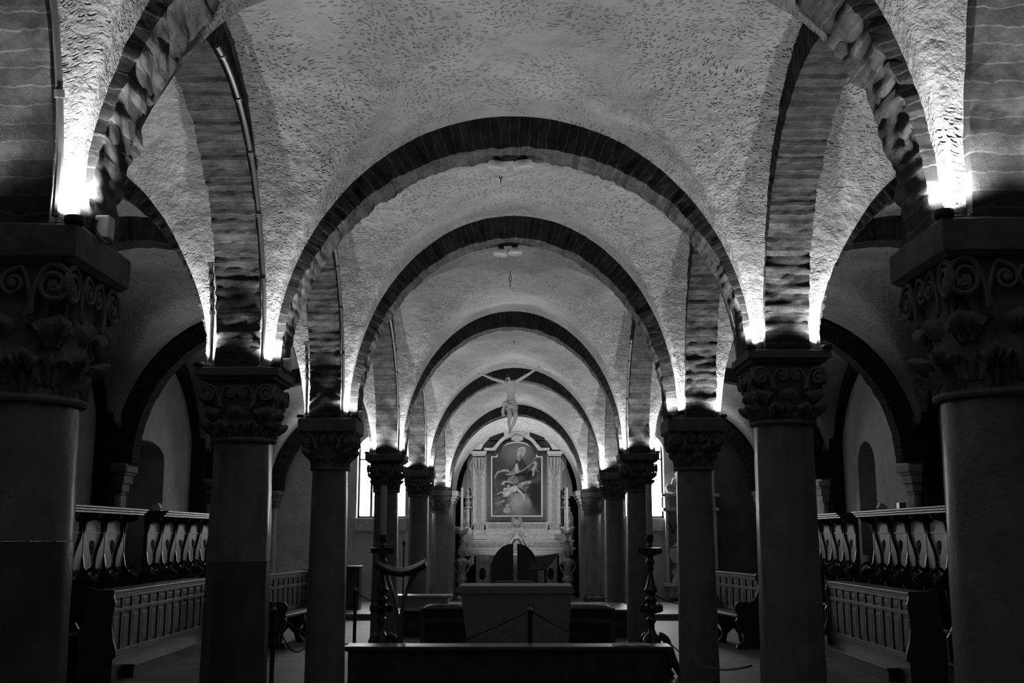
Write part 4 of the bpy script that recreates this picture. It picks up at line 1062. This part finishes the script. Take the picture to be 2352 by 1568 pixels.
# long low bench across the front
D = 11.85
(x0, zt), (x1, _) = at(789, 1484, 11.68), at(1545, 1484, 11.68)
e = empty('communion_bench', (0, D, 0)); tag(e, 'long low dark wooden bench across the front of the nave', 'bench')
n = 40; pts = []
MB().box(x0, x1, -.19, .20, zt - .035, zt).build('bench_top', M['wood'], e, bevel=.012)
for s, x in ((-1, x0), (1, x1)): MB().prism([(-.16, 0), (.17, 0), (.15, .1), (.10, .18), (.13, zt - .035), (-.13, zt - .035), (-.10, .18), (-.15, .1)], x - s * .06 - .02, x - s * .06 + .02, 'yz').build('end_support', M['wood'], e, bevel=.005)
MB().box(x0 + .06, x1 - .06, -.14, -.12, .02, zt - .035).build('front_board', M['wood'], e)
M['paper'] = newmat('printed_paper', .6, .7)[0]
b0 = empty('leaflet', (at(1450, 1478, D)[0], D, zt)); tag(b0, 'open printed sheet lying on the right end of the long low bench', 'leaflet')
rows = [[(lerp(-.2, .2, i / 12), lerp(-.17, .16, j / 6), .004 + .006 * math.sin(i / 12 * math.pi * 2) ** 2) for i in range(13)] for j in range(7)]
o = MB().grid(rows).build('sheet', M['paper'], b0, smooth=True, recalc=False)
mb = MB(); r2 = random.Random(4)
for j in range(6):
    for i in range(2): mb.box(-.14 + i * .16, -.14 + i * .16 + .08 + r2.random() * .04, -.1 + j * .035, -.094 + j * .035, .012, .0125)
mb.build('print', M['black'], b0)

# posts and ropes
M['rope'] = newmat('dark_rope', .02, .8)[0]
def stanchion(px_, D, label, h=.75):
    x, _ = at(px_, 1300, D); e = empty('rope_post', (x, D, 0)); tag(e, label, 'rope post', 'dark rope barrier posts', 'thing')
    MB().tube([(0, 0, .01), (0, 0, h)], .026, 16).build('post', M['black'], e, smooth=True)
    MB().lathe([(.15, 0), (.15, .012), (.04, .03), (.026, .04)], n=28).build('base', M['black'], e, smooth=True)
    MB().lathe([(.028, h), (.03, h + .012), (.016, h + .03), (.003, h + .035)], n=16).build('finial', M['metal'], e, smooth=True)
    rg = MB().tube([(.02 * math.cos(t), 0, h + .045 + .02 * math.sin(t)) for t in [2 * math.pi * q / 16 for q in range(17)]], .004, 6, caps=False).build('ring', M['metal'], e, smooth=True)
    return Vector((x, D, h - .01))
t1 = stanchion(1217, 12.25, 'dark rope post standing at the centre in front of the altar table')
t2 = stanchion(633, 12.3, 'dark rope post at the left, in front of the left benches')
t3 = stanchion(818, 16.6, 'dark rope post further back, left of the tall left candlestick')
def rope(a, b, sag, label, n=24):
    pts = [a.lerp(b, k / n) - Vector((0, 0, sag * 4 * (k / n) * (1 - k / n))) for k in range(n + 1)]
    tag(MB().tube(pts, .008, 6).build('barrier_rope', M['rope'], smooth=True), label, 'rope', 'barrier ropes')
hook_l = Vector((-1.66, 12.15, .40)); 
rope(t1, Vector((at(1035, 1482, 12.2)[0], 12.2, .37)), .01, 'dark rope running from the centre post down to the left')
rope(t1, Vector((at(1400, 1486, 12.2)[0], 12.2, .37)), .04, 'dark rope running from the centre post down to the right')
rope(t2, Vector((at(800, 1474, 12.2)[0], 12.2, .39)), .10, 'dark rope from the left post sagging to the low bench')
rope(t2, Vector((at(712, 1482, 13.2)[0], 13.0, .30)), .22, 'slack rope looping below the left post')
rope(t3, Vector((at(862, 1400, 16.2)[0], 16.1, .62)), .03, 'rope from the rear post to the fourth left column')
rope(Vector((at(1540, 1475, 12.4)[0], 12.4, .38)), Vector((1.72, 7.99, .62)) + Vector((-.02, .2, 0)), .12, 'rope from the low bench up to the second right column')
rope(Vector((1.63, 16.3, .74)), Vector((at(1345, 1388, 17.6)[0], 17.6, .52)), .02, 'rope from the fourth right column to the sanctuary step')
rope(Vector((1.98, 16.3, .72)), Vector((at(1640, 1370, 17)[0], 17.2, .68)), .16, 'sagging rope right of the fourth right column, before the tomb')

# pale bench block on the platform
D = 19.0; (x0, za), (x1, _) = at(905, 1367, D), at(1036, 1367, D)
e = empty('stone_bench', (x0, D, 0)); e.location = (0, 0, 0); tag(e, 'pale low block draped in cloth behind the left stool', 'low table')
MB().box(x0, x1, D, D + .5, za - .035, za).build('top', M['marble'], e, bevel=.006)
MB().box(x0 + .05, x1 - .06, D + .03, D + .47, .33, za - .035).build('body', M['granite'], e)
# confessional-like panel against the left end wall
D = 23.6; (x0, za), (x1, _) = at(795, 1304, D), at(826, 1304, D)
e = empty('wooden_cupboard', (x0, D, 0)); tag(e, 'narrow dark panelled cupboard between the third and fourth left columns', 'cupboard')
MB().box(0, x1 - x0, 0, .4, 0, za - .0).build('body', M['wood'], e, bevel=.01)
MB().box(-.02, x1 - x0 + .02, -.03, .42, za - .0, za + .04).build('top', M['wood_l'], e, bevel=.008)
MB().box(.04, x1 - x0 - .04, -.015, .0, .1, za - .08).build('door', M['wood'], e, bevel=.008)

# ---------------------------------------------------------------- choir stalls
M['panel'] = mottled('worn_panel_wood', .045, .08, 8, .5, .002, 40)
def stall_block(side, y_end, y_start, pitch, nseat, label):
    "rows of seats along a side wall; local x runs from the back panel towards the nave"
    e = empty('choir_stalls', (side * 5.74, y_end, 0)); tag(e, label, 'choir stalls', None, 'thing')
    s = -side
    H = 1.88; Ln = nseat * pitch
    prof = [(0, 1.84), (.27, 1.84), (.24, 1.78), (.09, 1.74), (.06, 1.60), (.06, 1.34), (.09, 1.18), (.16, 1.09), (.34, 1.05), (.47, 1.06), (.50, 1.02), (.47, .97), (.41, .95), (.39, .86), (.33, .70), (.32, .58), (.38, .48), (.43, .40), (.42, .15), (0, .15)]
    hw_ = spline([(.10, 1.84), (.10, 1.80), (.065, 1.77), (.055, 1.68), (.075, 1.56), (.16, 1.46), (.25, 1.36), (.29, 1.26), (.295, 1.18), (.24, 1.12), (.27, 1.06), (.27, .95)], 3)
    bal = [(-a_, b_) for a_, b_ in hw_] + [(a_, b_) for a_, b_ in hw_[::-1]]
    sm = []
    for a, b_ in zip(prof, prof[1:]): sm += [a, ((a[0] + b_[0]) / 2, (a[1] + b_[1]) / 2)]
    sm.append(prof[-1])
    def pxf(p): return [(s * a, b_) for a, b_ in p]
    first = None
    for k in range(nseat + 1):
        y = -k * pitch
        d = MB().prism(pxf(prof), y - .025, y + .025).build('divider', M['wood'], e, bevel=.006)
        MB().prism([(y + max(-Ln - y - .02, min(a_, -y + .02)), b_) for a_, b_ in bal], *sorted((s * .015, s * .055)), 'yz').build('baluster', M['wood'], d, bevel=.008)
        a = MB(); a.tube([(s * .30, y, 1.07), (s * .44, y, 1.075), (s * .50, y, 1.04), (s * .49, y, .985)], [.03, .042, .045, .02], 10)
        a.tube([(s * .36, y, .94), (s * .385, y, .80), (s * .34, y, .62)], [.02, .034, .02], 8)
        a.tube(spline([(s * .12, y, 1.13), (s * .2, y, 1.17), (s * .3, y, 1.10)], 5), .022, 8); a.build('armrest', M['wood'], d, smooth=True)
    for k in range(nseat):
        y1 = -k * pitch - .025; y0 = y1 - pitch + .05; yc = (y0 + y1) / 2
        p = MB().box(*sorted((0, s * .02)), y0, y1, .5, 1.84).build('back_panel', M['panel'], e)
        m_ = MB(); m_.tube([(s * .025, yc + .05 * math.cos(t), 1.42 + .085 * math.sin(t)) for t in [2 * math.pi * q / 20 for q in range(21)]], .010, 6, caps=False)
        m_.lathe([(.012, -.02), (.02, 0), (.012, .02)], s * .025, yc, 8, z0=1.42)
        m_.box(*sorted((s * .02, s * .034)), y0 + .05, y1 - .05, 1.60, 1.615); m_.box(*sorted((s * .02, s * .034)), y0 + .04, y1 - .04, 1.76, 1.775)
        m_.box(*sorted((s * .02, s * .034)), y0 + .16, y1 - .16, 1.22, 1.235)
        m_.build('medallion', M['panel'], p, smooth=True, angle=50)
        MB().box(*sorted((s * .02, s * .40)), y0, y1, .44, .48).build('seat', M['wood'], e, bevel=.006)
        MB().box(*sorted((s * .02, s * .05)), y0, y1, .15, .44).build('seat_front', M['wood'], e)
    c = MB(); 
    for z0_, z1_, g in ((1.84, 1.87, .31), (1.87, 1.90, .34), (1.90, 1.925, .37)): c.box(*sorted((-s * .02, s * g)), -Ln - .05, .05, z0_, z1_)
    c.build('cornice', M['wood'], e, bevel=.006)
    MB().box(*sorted((0, s * .55)), -Ln - .1, .1, 0, .15).build('platform', M['wood'], e, bevel=.008)
    return e
stall_block(-1, 16.0, 0, .75, 7, 'dark carved choir stalls along the left wall, nearer block')
stall_block(-1, 20.6, 0, .72, 5, 'dark carved choir stalls on the left, farther block beyond the doorway')
stall_block(1, 17.65, 0, .75, 7, 'dark carved choir stalls along the right wall, nearer block')
stall_block(1, 20.75, 0, .72, 3, 'dark carved choir stalls on the right, farther block seen past the column')

def panel_bench(A_, B_, label, npan, scroll_near=True):
    "bench from A (near end of back) to B (far end)"
    a, b_ = Vector((A_[0], A_[1], 0)), Vector((B_[0], B_[1], 0)); Ln = (b_ - a).length
    ang = math.atan2(b_.y - a.y, b_.x - a.x)
    e = empty('panelled_bench', a, ang); tag(e, label, 'bench', 'panelled benches in the aisles', 'thing')
    s = -1 if A_[0] < 0 else 1      # seat side (nave) in local y
    def bx(x0, x1, y0, y1, z0, z1, mb): mb.box(x0, x1, *sorted((s * y0, s * y1)), z0, z1)
    m_ = MB(); bx(0, Ln, -.02, .015, .30, .93, m_); bk = m_.build('back', M['wood_l'], e)
    m_ = MB(); bx(-.03, Ln + .03, -.04, .05, .93, .965, m_); bx(-.02, Ln + .02, -.03, .035, .90, .93, m_); m_.build('top_rail', M['wood_l'], e, bevel=.008)
    fr = MB()
    for z0, z1 in ((.885, .90), (.75, .79), (.44, .475)): bx(0, Ln, .015, .034, z0, z1, fr)
    for k in range(npan + 1): x = k * Ln / npan; bx(max(0, x - .03), min(Ln, x + .03), .015, .032, .44, .90, fr)
    fr.build('panel_frame', M['wood_l'], bk, bevel=.004)
    for k in range(npan):
        rp_ = MB()
        x0_, x1_ = k * Ln / npan + .07, (k + 1) * Ln / npan - .07; bx(x0_, x1_, .014, .022, .51, .72, rp_); rp_.build('raised_panel', M['wood_l'], bk, bevel=.006)
        rp_ = MB(); bx(x0_, x1_, .014, .022, .81, .87, rp_); rp_.build('raised_panel', M['wood_l'], bk, bevel=.006)
    m_ = MB(); bx(0, Ln, -.01, .40, .40, .435, m_); m_.build('seat', M['wood_l'], e, bevel=.008)
    prof = [(-.06, .98), (.06, .98), (.09, .95), (.07, .90), (.035, .84), (.04, .76), (.08, .68), (.14, .62), (.20, .60), (.30, .61), (.38, .60), (.42, .56), (.42, .50), (.38, .44), (.41, .36), (.38, .26), (.30, .18), (.30, .10), (.40, .05), (.42, 0), (-.10, 0), (-.09, .06), (-.02, .14), (-.02, .30), (-.06, .44), (-.035, .6), (-.02, .8), (-.05, .9)]
    for x in (-.02, Ln - .02):
        MB().prism([(s * p, q) for p, q in prof], x, x + .045, 'yz').build('end_board', M['wood'], e, bevel=.006)
    lg = [(.34, .40), (.36, .30), (.28, .2), (.27, .1), (.36, .0), (.22, .0), (.18, .12), (.08, .2), (.0, .12), (-.02, 0), (-.08, 0), (-.02, .2), (-.01, .40)]
    MB().prism([(s * p, q) for p, q in lg], Ln / 2 - .02, Ln / 2 + .02, 'yz').build('leg', M['wood'], e)
    return e
def choir_desk(x, y0, y1, side, label, npan):
    "panelled desk whose front faces the nave; local y runs into the depth, solid ends reach back to the stalls"
    e = empty('choir_desk', (x, y0, 0)); tag(e, label, 'desk', 'panelled choir desks in the aisles', 'thing')
    Ln = y1 - y0; s = -side
    def bx(p0, p1, q0, q1, z0, z1, mb): mb.box(*sorted((s * p0, s * p1)), q0, q1, z0, z1)
    m_ = MB(); bx(-.03, .0, 0, Ln, .25, .88, m_); bk = m_.build('front', M['wood_l'], e)
    m_ = MB(); bx(-.26, .03, -.03, Ln + .03, .885, .92, m_); bx(-.02, .02, -.02, Ln + .02, .86, .885, m_); m_.build('desk_top', M['wood_l'], e, bevel=.008)
    m_ = MB(); bx(-.03, .012, 0, Ln, .0, .25, m_); m_.build('plinth', M['wood'], e)
    fr = MB()
    for z0, z1 in ((.835, .86), (.69, .73), (.25, .31)): bx(0, .02, 0, Ln, z0, z1, fr)
    for k in range(npan + 1): q = k * Ln / npan; bx(0, .018, max(0, q - .035), min(Ln, q + .035), .25, .86, fr)
    fr.build('panel_frame', M['wood_l'], bk, bevel=.004)
    for k in range(npan):
        a_, b_ = k * Ln / npan + .075, (k + 1) * Ln / npan - .075
        m_ = MB(); bx(-.001, .009, a_, b_, .35, .65, m_); m_.build('raised_panel', M['wood_l'], bk, bevel=.006)
        m_ = MB(); bx(-.001, .009, a_, b_, .755, .81, m_); m_.build('raised_panel', M['wood_l'], bk, bevel=.006)
    prof = [(.035, .93), (.03, .88), (.055, .80), (.04, .70), (.03, .56), (.05, .44), (.09, .33), (.10, .26), (.06, .24), (.06, 0), (-.36, 0), (-.36, .52), (-.31, .60), (-.34, .70), (-.30, .78), (-.33, .88), (-.29, .96), (-.22, .95), (-.16, .93)]
    for q in (-.045, Ln): MB().prism([(s * a_, b_) for a_, b_ in prof], q, q + .045, 'xz').build('end_board', M['wood'], e, bevel=.008)
    m_ = MB(); bx(.0, .16, .45, Ln - .1, .11, .14, m_); bx(.01, .13, .5, Ln - .15, 0, .11, m_); m_.build('kneeling_step', M['wood'], e, bevel=.005)
    m_ = MB(); bx(-.34, -.06, 0, Ln, .40, .43, m_); m_.build('seat', M['wood'], e)
    return e
choir_desk(-4.72, 13.0, 17.0, -1, 'long panelled wooden choir desk in the left aisle before the stalls', 12)
choir_desk(4.45, 12.65, 15.9, 1, 'long panelled wooden choir desk in the right aisle before the stalls', 10)
panel_bench((-3.87, 16.9), (-3.60, 19.0), 'panelled wooden bench on the left, seen between second and third columns', 9)
panel_bench((3.70, 16.95), (3.36, 18.9), 'panelled wooden bench on the right, seen between second and third columns', 7)
# small box and spotlight on top of the stalls
def small_box(px_, D, side, label, tall=.09):
    x = side * 5.6; e = empty('wall_washer_lamp', (x, D, 1.926)); tag(e, label, 'lamp', None, 'thing')
    MB().box(-.04, .04, -.05, .05, 0, .02).build('base', M['whiteplastic'], e, bevel=.004)
    MB().box(-.06, .06, -.06, .06, .02, tall + .02, mtx=Matrix.Rotation(.5 * side, 4, 'Y')).build('head', M['whiteplastic'], e, bevel=.006)
small_box(385, 17.2, -1, 'small pale lamp head standing on the left farther choir stalls')
small_box(2005, 17.0, 1, 'small tilted pale lamp head on the right choir stalls')
e = tag(MB().box(5.52, 5.62, 15.9, 16.02, 1.926, 2.02).build('junction_box', M['metal'], bevel=.004), 'small square grey box on the right choir stalls cornice', 'box')

# ---------------------------------------------------------------- cables, boxes, discs, chains on the vault
def conduit(k, sd, side_in, label, t0=.06, t1=.5):
    y0, l0, r0, zl0, zr0, zc0 = PAIRS[k]; y1, l1, r1, zl1, zr1, zc1 = PAIRS[k + 1]
    xm = (l0 + l1) / 2 if sd < 0 else (r0 + r1) / 2; zs = zl1 if sd < 0 else zr1
    zc = (zc0 + zc1) / 2 + .0
    A = (y1 - y0) / 2 - HA + .03; c = (y0 + y1) / 2
    pts = []
    for q in range(60):
        th = math.pi * lerp(t0, t1, q / 59)
        pts.append((xm + side_in * (HR + .028), c + A * math.cos(th), zs + (zc - zs) * math.sin(th)))
    pts = [(pts[0][0], pts[0][1] - .0, zs + .03)] + pts
    e = empty('cable_conduit', pts[0]); tag(e, label, 'conduit', 'grey cable conduits along the brick arches', 'thing')
    T = Matrix.Translation((-pts[0][0], -pts[0][1], -pts[0][2]))
    MB().tube(pts, .015, 8).xf(T).build('pipe', M['metal'], e, smooth=True)
    for q in range(8, 60, 12): p, p2 = Vector(pts[q]), Vector(pts[q + 1]); MB().tube([p, p + (p2 - p).normalized() * .03], .021, 8).xf(T).build('clip', M['metal'], e, smooth=True)
for k, nm in ((2, 'second'), (3, 'third'), (4, 'fourth'), (5, 'fifth')):
    conduit(k, -1, 1, 'thin grey conduit climbing the arch edge above the %s left column, nave side' % nm)
conduit(1, -1, 1, 'thick grey conduit at the top left, above the nearest left column', .05, .4)
conduit(2, -1, -1, 'short grey conduit above the second left column, aisle side', .06, .14)
conduit(3, -1, -1, 'short grey conduit above the third left column, aisle side', .06, .14)
conduit(4, 1, -1, 'thin grey conduit above the fourth right column, nave side', .05, .3)
for kk, sd, nm in ((2, -1, 'nearest left'), (3, -1, 'second left'), (4, -1, 'third left'), (3, 1, 'second right'), (4, 1, 'third right'), (5, -1, 'fourth left'), (5, 1, 'fourth right'), (2, 1, 'nearest right')):
    y, xl, xr_, zl, zr_, zc = PAIRS[kk]; x, zt = (xl, zl) if sd < 0 else (xr_, zr_)
    e = empty('cable_channel', (x, y - HA + .07, zt)); tag(e, 'flat grey cable channel on top of the %s capital' % nm, 'cable channel', 'cable channels on the capitals', 'thing')
    MB().box(-.165, .165, -.03, .0, .001, .028).build('channel', M['metal'], e, bevel=.003)
    MB().tube([(-.17, -.02, .012), (-.2, -.035, .014), (-.23, -.03, .012)], .006, 6).build('cable', M['black'], e)
    MB().tube([(.17, -.02, .012), (.2, -.035, .014), (.23, -.03, .012)], .006, 6).build('cable', M['black'], e)
for kk, sd, nm in ((2, -1, 'nearest left'), (3, -1, 'second left'), (4, -1, 'third left')):
    y, xl, xr_, zl, zr_, zc = PAIRS[kk]
    e = empty('junction_box', (xl + HA + .01, y - .05, zl + .0)); tag(e, 'pale square box with cable on the inner side of the %s capital' % nm, 'box', 'boxes on the left capitals', 'thing')
    MB().box(-.03, .03, -.035, .035, .0, .095).build('case', M['whiteplastic'], e, bevel=.008)
    MB().tube(spline([(-.02, -.037, .07), (-.026, -.044, .04), (.0, -.042, .0), (.036, -.04, -.03)], 5), .006, 6).build('cable', M['black'], e, smooth=True)
# dish lamps under the arches
def dish(px_, py, D, tilt, r, zsof, label, pitch=-4):
    x, z = at(px_, py, D); e = empty('dish_lamp', (x, D, z)); tag(e, label, 'ceiling lamp', 'round dish lamps under the arches', 'thing')
    e.rotation_euler = (R(pitch), R(tilt), 0)
    MB().lathe([(r * .6, .03), (r * .95, .026), (r, .018), (r, -.016), (r * .96, -.022), (r * .80, -.022), (r * .78, -.008)], n=32).build('dish', M['whiteplastic'], e, smooth=True)
    MB().lathe([(r * .76, -.006), (r * .76, -.002)], n=28).build('glass', M['black'], e)
    MB().box(-.03, .03, -.015, .015, .02, max(.05, zsof - z)).build('bracket', M['black'], e)
dish(1143, 381, 7.86, 12, .075, 4.36, 'round white dish lamp under the largest arch, left of the pair', 6)
dish(1201, 379, 7.86, -8, .075, 4.36, 'round white dish lamp under the largest arch, right of the pair', 6)
dish(1149, 581, 11.22, 8, .075, 4.6, 'round white dish lamp under the second complete arch, left of the pair')
dish(1183, 578, 11.22, -2, .075, 4.6, 'round white dish lamp under the second complete arch, right of the pair')
def chain(px_, py_top, py_bot, D, label):
    x, z0 = at(px_, py_top, D); _, z1 = at(px_, py_bot, D); ztop = 4.9
    mb = MB(); mb.tube([(x, D, ztop), (x, D, z0)], .004, 6)
    n = max(2, int((z0 - z1) / .06)); h = (z0 - z1) / n
    for k in range(n):
        c = z0 - h * (k + .5)
        mb.tube([(x + (.016 * math.cos(t) if k % 2 == 0 else 0), D + (.016 * math.cos(t) if k % 2 else 0), c + h * .55 * math.sin(t)) for t in [2 * math.pi * q / 14 for q in range(15)]], .005, 5, caps=False)
    tag(mb.build('hanging_chain', M['black'], smooth=True), label, 'chain', 'short chains hanging from the vault')
chain(1150, 398, 420, 9.5, 'short black ring hanging from the vault behind the largest arch')
chain(1172, 634, 658, 13.6, 'short black chain hanging from the vault behind the second complete arch')
chain(1180, 776, 792, 18.6, 'tiny black chain hanging from the vault above the crucified figure')

# ---------------------------------------------------------------- carved crucified figure
D = 18.4
fg = empty('crucified_figure', tuple(P(1174, 925, D))); tag(fg, 'carved crucified figure with spread arms and loincloth, hanging in mid air', 'statue')
O = Vector(fg.location)
def F(px_, py, dy=0): return P(px_, py, D + dy) - O
joints = {'pel': (F(1174, 926), .062, .05), 'wa': (F(1174, 911), .062, .05), 'ch': (F(1173, 893), .090, .062), 'ub': (F(1171, 881), .082, .055), 'nk': (F(1169, 875, -.02), .026, .026), 'hd0': (F(1167, 871, -.05), .044, .046), 'hd1': (F(1165, 866, -.06), .044, .046),
    'sl': (F(1158, 877), .034, .034), 'el': (F(1132, 870), .029, .028), 'wl': (F(1109, 860, .01), .018, .017), 'hl': (F(1103, 858, 0), .014, .009),
    'sr': (F(1184, 877), .034, .034), 'er': (F(1207, 863), .029, .028), 'wr': (F(1232, 847, .01), .018, .017), 'hr': (F(1237, 843, 0), .014, .009),
    'ql': (F(1168, 934), .058, .056), 'kl': (F(1172, 957, -.10), .040, .038), 'cl': (F(1169, 970, -.05), .037, .037), 'al': (F(1171, 988, -.0), .015, .016), 'fl': (F(1169, 996, -.06), .014, .012),
    'qr': (F(1181, 935), .058, .056), 'kr': (F(1185, 953, -.12), .040, .038), 'cr': (F(1181, 969, -.06), .037, .037), 'ar': (F(1174, 986, -.04), .015, .016), 'fr': (F(1171, 996, -.10), .014, .012)}
keys = list(joints)
edges = [('pel', 'wa'), ('wa', 'ch'), ('ch', 'ub'), ('ub', 'nk'), ('nk', 'hd0'), ('hd0', 'hd1'), ('ub', 'sl'), ('sl', 'el'), ('el', 'wl'), ('wl', 'hl'), ('ub', 'sr'), ('sr', 'er'), ('er', 'wr'), ('wr', 'hr'), ('pel', 'ql'), ('ql', 'kl'), ('kl', 'cl'), ('cl', 'al'), ('al', 'fl'), ('pel', 'qr'), ('qr', 'kr'), ('kr', 'cr'), ('cr', 'ar'), ('ar', 'fr')]
pts_ = [joints[k][0] for k in keys]; rad = [(joints[k][1], joints[k][2]) for k in keys]; ed = [(keys.index(a), keys.index(b_)) for a, b_ in edges]
# five fingers on each hand
for hk, w_ in (('hl', Vector((-1, 0, .25))), ('hr', Vector((1, 0, .7)))):
    hi = keys.index(hk); base = pts_[hi]; w_ = w_.normalized(); per = Vector((-w_.z, 0, w_.x))
    for q, (off, ln) in enumerate(((-.012, .022), (-.004, .028), (.004, .030), (.012, .026), (.018, .016))):
        p1 = base + w_ * .012 + per * off; p2 = p1 + w_ * ln * .5 + Vector((0, -.006, 0)); p3 = p2 + w_ * ln * .3 + Vector((0, -.014, 0))
        if q == 4: p1 = base + per * .016; p2 = p1 + (w_ + per * .8) * .012; p3 = p2 + w_ * .01 + Vector((0, -.008, 0))
        o_ = len(pts_); pts_ += [p1, p2, p3]; rad += [(.0045, .0045), (.004, .004), (.003, .003)]; ed += [(hi, o_), (o_, o_ + 1), (o_ + 1, o_ + 2)]
me = bpy.data.meshes.new('body'); me.from_pydata([tuple(p) for p in pts_], ed, []); me.update()
M['carving'] = mottled('painted_carved_wood', .45, .62, 14, .45, .002, 50)
body = bpy.data.objects.new('body', me); C.objects.link(body); body.parent = fg; me.materials.append(M['carving'])
sk = body.modifiers.new('skin', 'SKIN'); sk.use_smooth_shade = True
for i, v in enumerate(me.skin_vertices[0].data): v.radius = rad[i]; v.use_root = (i == 0)
su = body.modifiers.new('subdivision', 'SUBSURF'); su.levels = 2; su.render_levels = 2
M['hair'] = newmat('dark_carved_hair', .03, .6)[0]
hr_ = MB(); c = F(1165.5, 868, -.05)
rows = []
for j in range(9):
    t = j / 8; r = []
    for i in range(16):
        a = 2 * math.pi * i / 16; rr = .054 * math.sin(max(.05, t) * math.pi * .62) + .003 * math.sin(a * 7 + t * 9)
        front = math.sin(a) < -.1 and t > .32
        r.append((c.x + rr * math.cos(a) * 1.0, c.y + (rr * math.sin(a) if not front else rr * .25) + .008, c.z + .07 - .14 * t))
    rows.append(r)
hr_.grid(rows, close_u=True).build('hair', M['hair'], fg, smooth=True)
fc = MB(); f0_ = F(1165, 870, -.112)
fc.tube([f0_ + Vector((0, 0, .014)), f0_ + Vector((0, -.008, 0)), f0_ + Vector((0, -.010, -.008))], [.003, .005, .006], 6)
for s in (-1, 1): fc.tube([f0_ + Vector((s * .008, .002, .012)), f0_ + Vector((s * .018, .006, .012))], .004, 6)
fc.tube([f0_ + Vector((-.009, .0, -.018)), f0_ + Vector((.009, .0, -.018))], .003, 6)
fc.build('face', M['carving'], fg, smooth=True)
bd = MB(); bd.tube([f0_ + Vector((0, .012, -.022)), f0_ + Vector((0, .0, -.034)), f0_ + Vector((0, .004, -.048))], [.02, .016, .006], 10); bd.build('beard', M['hair'], fg, smooth=True)
lc = MB(); rows = []
for j in range(11):
    t = j / 10; ctr = F(1174 + 1.5 * t, 921 + 18 * t, -.02 * t); r = []
    for i in range(40):
        a = 2 * math.pi * i / 40; k = 1 + .06 * math.sin(a * 3 + t * 11) + .05 * math.sin(a * 9 - t * 6)
        r.append((ctr.x + (.078 + .03 * t) * k * math.cos(a), ctr.y + (.062 + .035 * t) * k * math.sin(a), ctr.z + .02 * math.cos(a + .6) - .012 * t * math.cos(a * 2)))
    rows.append(r)
lc.grid(rows, close_u=True)
lc.tube(spline([tuple(F(1162, 922, -.05)), tuple(F(1156, 926, -.05)), tuple(F(1158, 934, -.03)), tuple(F(1155, 944, -.02)), tuple(F(1158, 956, -.01))], 5), [.018] * 6 + [.022] * 6 + [.028] * 6 + [.034] * 3, 9)
lc.tube(spline([tuple(F(1160, 921, -.06)), tuple(F(1168, 929, -.10)), tuple(F(1180, 935, -.10)), tuple(F(1187, 939, -.04))], 5), .016, 8)
lo_ = lc.build('loincloth', M['carving'], fg, smooth=True, angle=180)
ss = lo_.modifiers.new('thickness', 'SOLIDIFY'); ss.thickness = .004
wr = MB()
for a in ('hl', 'hr'): p = joints[a][0]; wr.tube([p, Vector((p.x * .8, 0, 4.82 - O.z))], .0008, 4)
wr.build('suspension_wire', M['metal'], fg)

# everything standing on the main floor reaches down to it
bpy.context.view_layer.update()
for o in list(C.objects):
    if o.type == 'EMPTY' and o.parent is None and abs(o.location.z) < 1e-6 and o.location.y < 22.4 and o.children:
        if o.name.startswith('stone_bench'): continue
        H = max((ch.matrix_world @ Vector(c)).z for ch in o.children if ch.type == 'MESH' for c in ch.bound_box)
        if H < .2: continue
        o.location.z = FL; o.scale.z = (H - FL) / H
